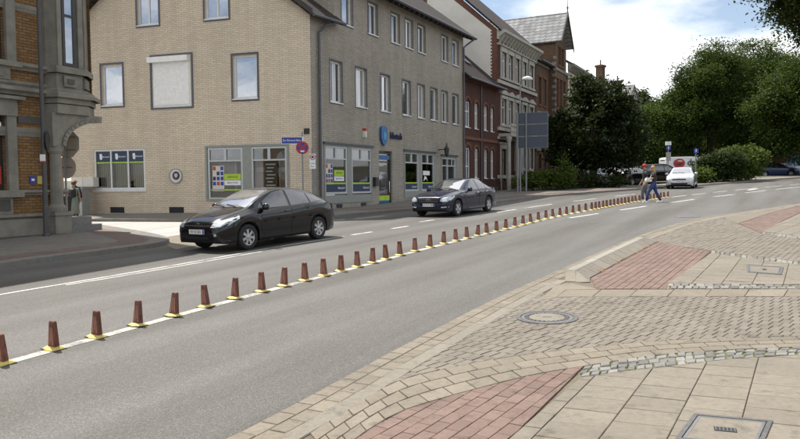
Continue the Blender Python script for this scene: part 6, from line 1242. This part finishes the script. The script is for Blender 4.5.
def tp(px, D, h=0.0): return gw((px-400)/700*D, D, h)
tree('yew_tree', 'dark dense yew tree standing on the far pavement', tp(594, 54, .1), 5.5, .28, [(0, 0, 4.2, 3.0, 3.0, 3.2, 1.0), (-1.9, 0, 3.2, 2.0, 2.2, 2.3, .5), (1.9, 0, 3.4, 1.9, 2.2, 2.6, .5), (.5, 0, 6.5, 1.9, 1.9, 1.9, .45), (-.8, .2, 7.4, 1.0, 1.0, 1.1, .16), (1.6, 0, 5.6, 1.5, 1.5, 1.6, .25), (-2.4, 0, 4.8, .9, 1.2, 1.2, .16)], 900, 34, .13, 'leaf_yew', 3, .30, surf=.55, flat=.3)
tree('spreading_shrub', 'low light green spreading shrub at foot of direction sign', tp(545, 49.5, .1), .5, .06, [(0, 0, .75, 2.0, 1.2, .75, 1), (1.3, 0, .95, 1.1, 1.0, .8, .5), (-1.4, 0, .55, 1.0, .9, .55, .4), (1.2, 0, 1.8, .5, .5, .7, .12)], 190, 30, .085, 'leaf_bush', 5, .2, 'shrub', limbs=5)
tree('low_evergreen_shrub', 'low dark evergreen shrub under the yew tree', tp(573, 51.5, .1), .5, .06, [(0, 0, .6, 2.4, 1.0, .65, 1), (2.6, 0, .45, 1.6, .9, .45, .5)], 180, 30, .08, 'leaf_dark', 6, .2, 'shrub', limbs=5)
def big(px, D, H_, W_, seed, mat, label, n_cl=1000, per=44, size=.20, low=.35):
    r = random.Random(seed); e = [(0, 0, H_*.56, W_*.34, W_*.34, H_*.28, .9)]
    for k in range(20):
        a = k*2*PI*.382+r.uniform(-.3, .3); zz = .24+.62*k/20+r.uniform(-.04, .04); q = (.9 if zz < .62 else .9-(zz-.62)*1.5)*r.uniform(.7, 1.05); f = r.uniform(.7, 1.25); e.append((math.cos(a)*W_*.42*q, math.sin(a)*W_*.42*q, H_*zz, W_*.13*f, W_*.13*f, H_*.075*f, .17*f))
    e.append((0, 0, H_*.28, W_*.36, W_*.36, H_*.2, low)); e.append((r.uniform(-.5, .5), 0, H_*.86, W_*.22, W_*.22, H_*.13, .28)); return tree('broadleaf_tree', label, tp(px, D), H_*.62, .35, e, n_cl, per, size, mat, seed, .55, 'tree', 'large trees round the far junction', 12, .5)
big(709, 82, 15.6, 11.6, 11, 'leaf_tree', 'tall full lime tree behind the white van and hedge', 1100, 90, .115); big(752, 86, 16.6, 13.4, 12, 'leaf_tree', 'tallest broad tree in the middle of the right-hand group', 1100, 90, .12); big(806, 72, 13.0, 11.0, 13, 'leaf_tree', 'broad tree at right edge over the garages', 1000, 80, .12)
big(653, 82, 8.8, 5.0, 14, 'leaf_far', 'lighter green tree in the gap behind the blue sign post', 700, 60, .12); big(672, 118, 13.5, 9, 15, 'leaf_far', 'distant tree directly behind white delivery van', 700, 34, .25); big(640, 112, 13.5, 5, 16, 'leaf_dark', 'distant tree rising behind the pale villa', 600, 34, .25)
big(780, 100, 15, 14, 17, 'leaf_dark', 'dark tree filling background behind the garages', 900, 34, .28); big(725, 100, 14, 13, 18, 'leaf_dark', 'dark tree deep behind the tall lime tree', 800, 34, .28); big(840, 92, 15, 13, 19, 'leaf_dark', 'dark background tree beyond the right edge', 700, 34, .28)
for px, D, ww, hh, mt, sd, lab in ((712, 58, 1.8, 2.5, 'leaf_dark', 21, 'dark green hedge bush right of blue arrow sign'), (724, 58.5, 2.6, 2.8, 'leaf_dark', 22, 'dark green hedge bush in middle of the clipped row'), (737, 60, 2.4, 3.3, 'leaf_bush', 23, 'bright green tall bush at right end of hedge'), (749, 61.5, 2.0, 3.0, 'leaf_bush', 24, 'light green bush next to the parked blue car'), (699, 56, .9, 1.1, 'leaf_bush', 25, 'small yellow-green bush at foot of blue arrow sign')):
    tree('hedge_bush', lab, tp(px, D, .1), hh*.5, .08, [(0, 0, hh*.45, ww*.6, ww*.5, hh*.45, 1), (ww*.3, 0, hh*.65, ww*.35, ww*.35, hh*.3, .4), (-ww*.35, 0, hh*.5, ww*.35, ww*.35, hh*.32, .4)], 260, 30, .10, mt, sd, .22, 'shrub', 'hedge in front of the tall trees', 5)
tree('overhanging_tree', 'leafy tree whose branches hang into the upper right corner', tp(970, 15.5), 5.2, .24, [(0, 0, 8.0, 4.2, 4.4, 3.2, 1.1), (-3.6, .2, 6.0, 1.2, 1.5, .6, .7), (-2.7, .2, 5.35, 1.3, 1.6, .8, 1.0), (-2.75, .4, 4.7, .75, 1.0, .4, .3), (-3.4, .3, 5.3, .6, .9, .35, .25), (2.5, 0, 6.8, 2.4, 2.6, 2.0, .5)], 1500, 90, .042, 'leaf_over', 31, .18, limbs=14, surf=.3)
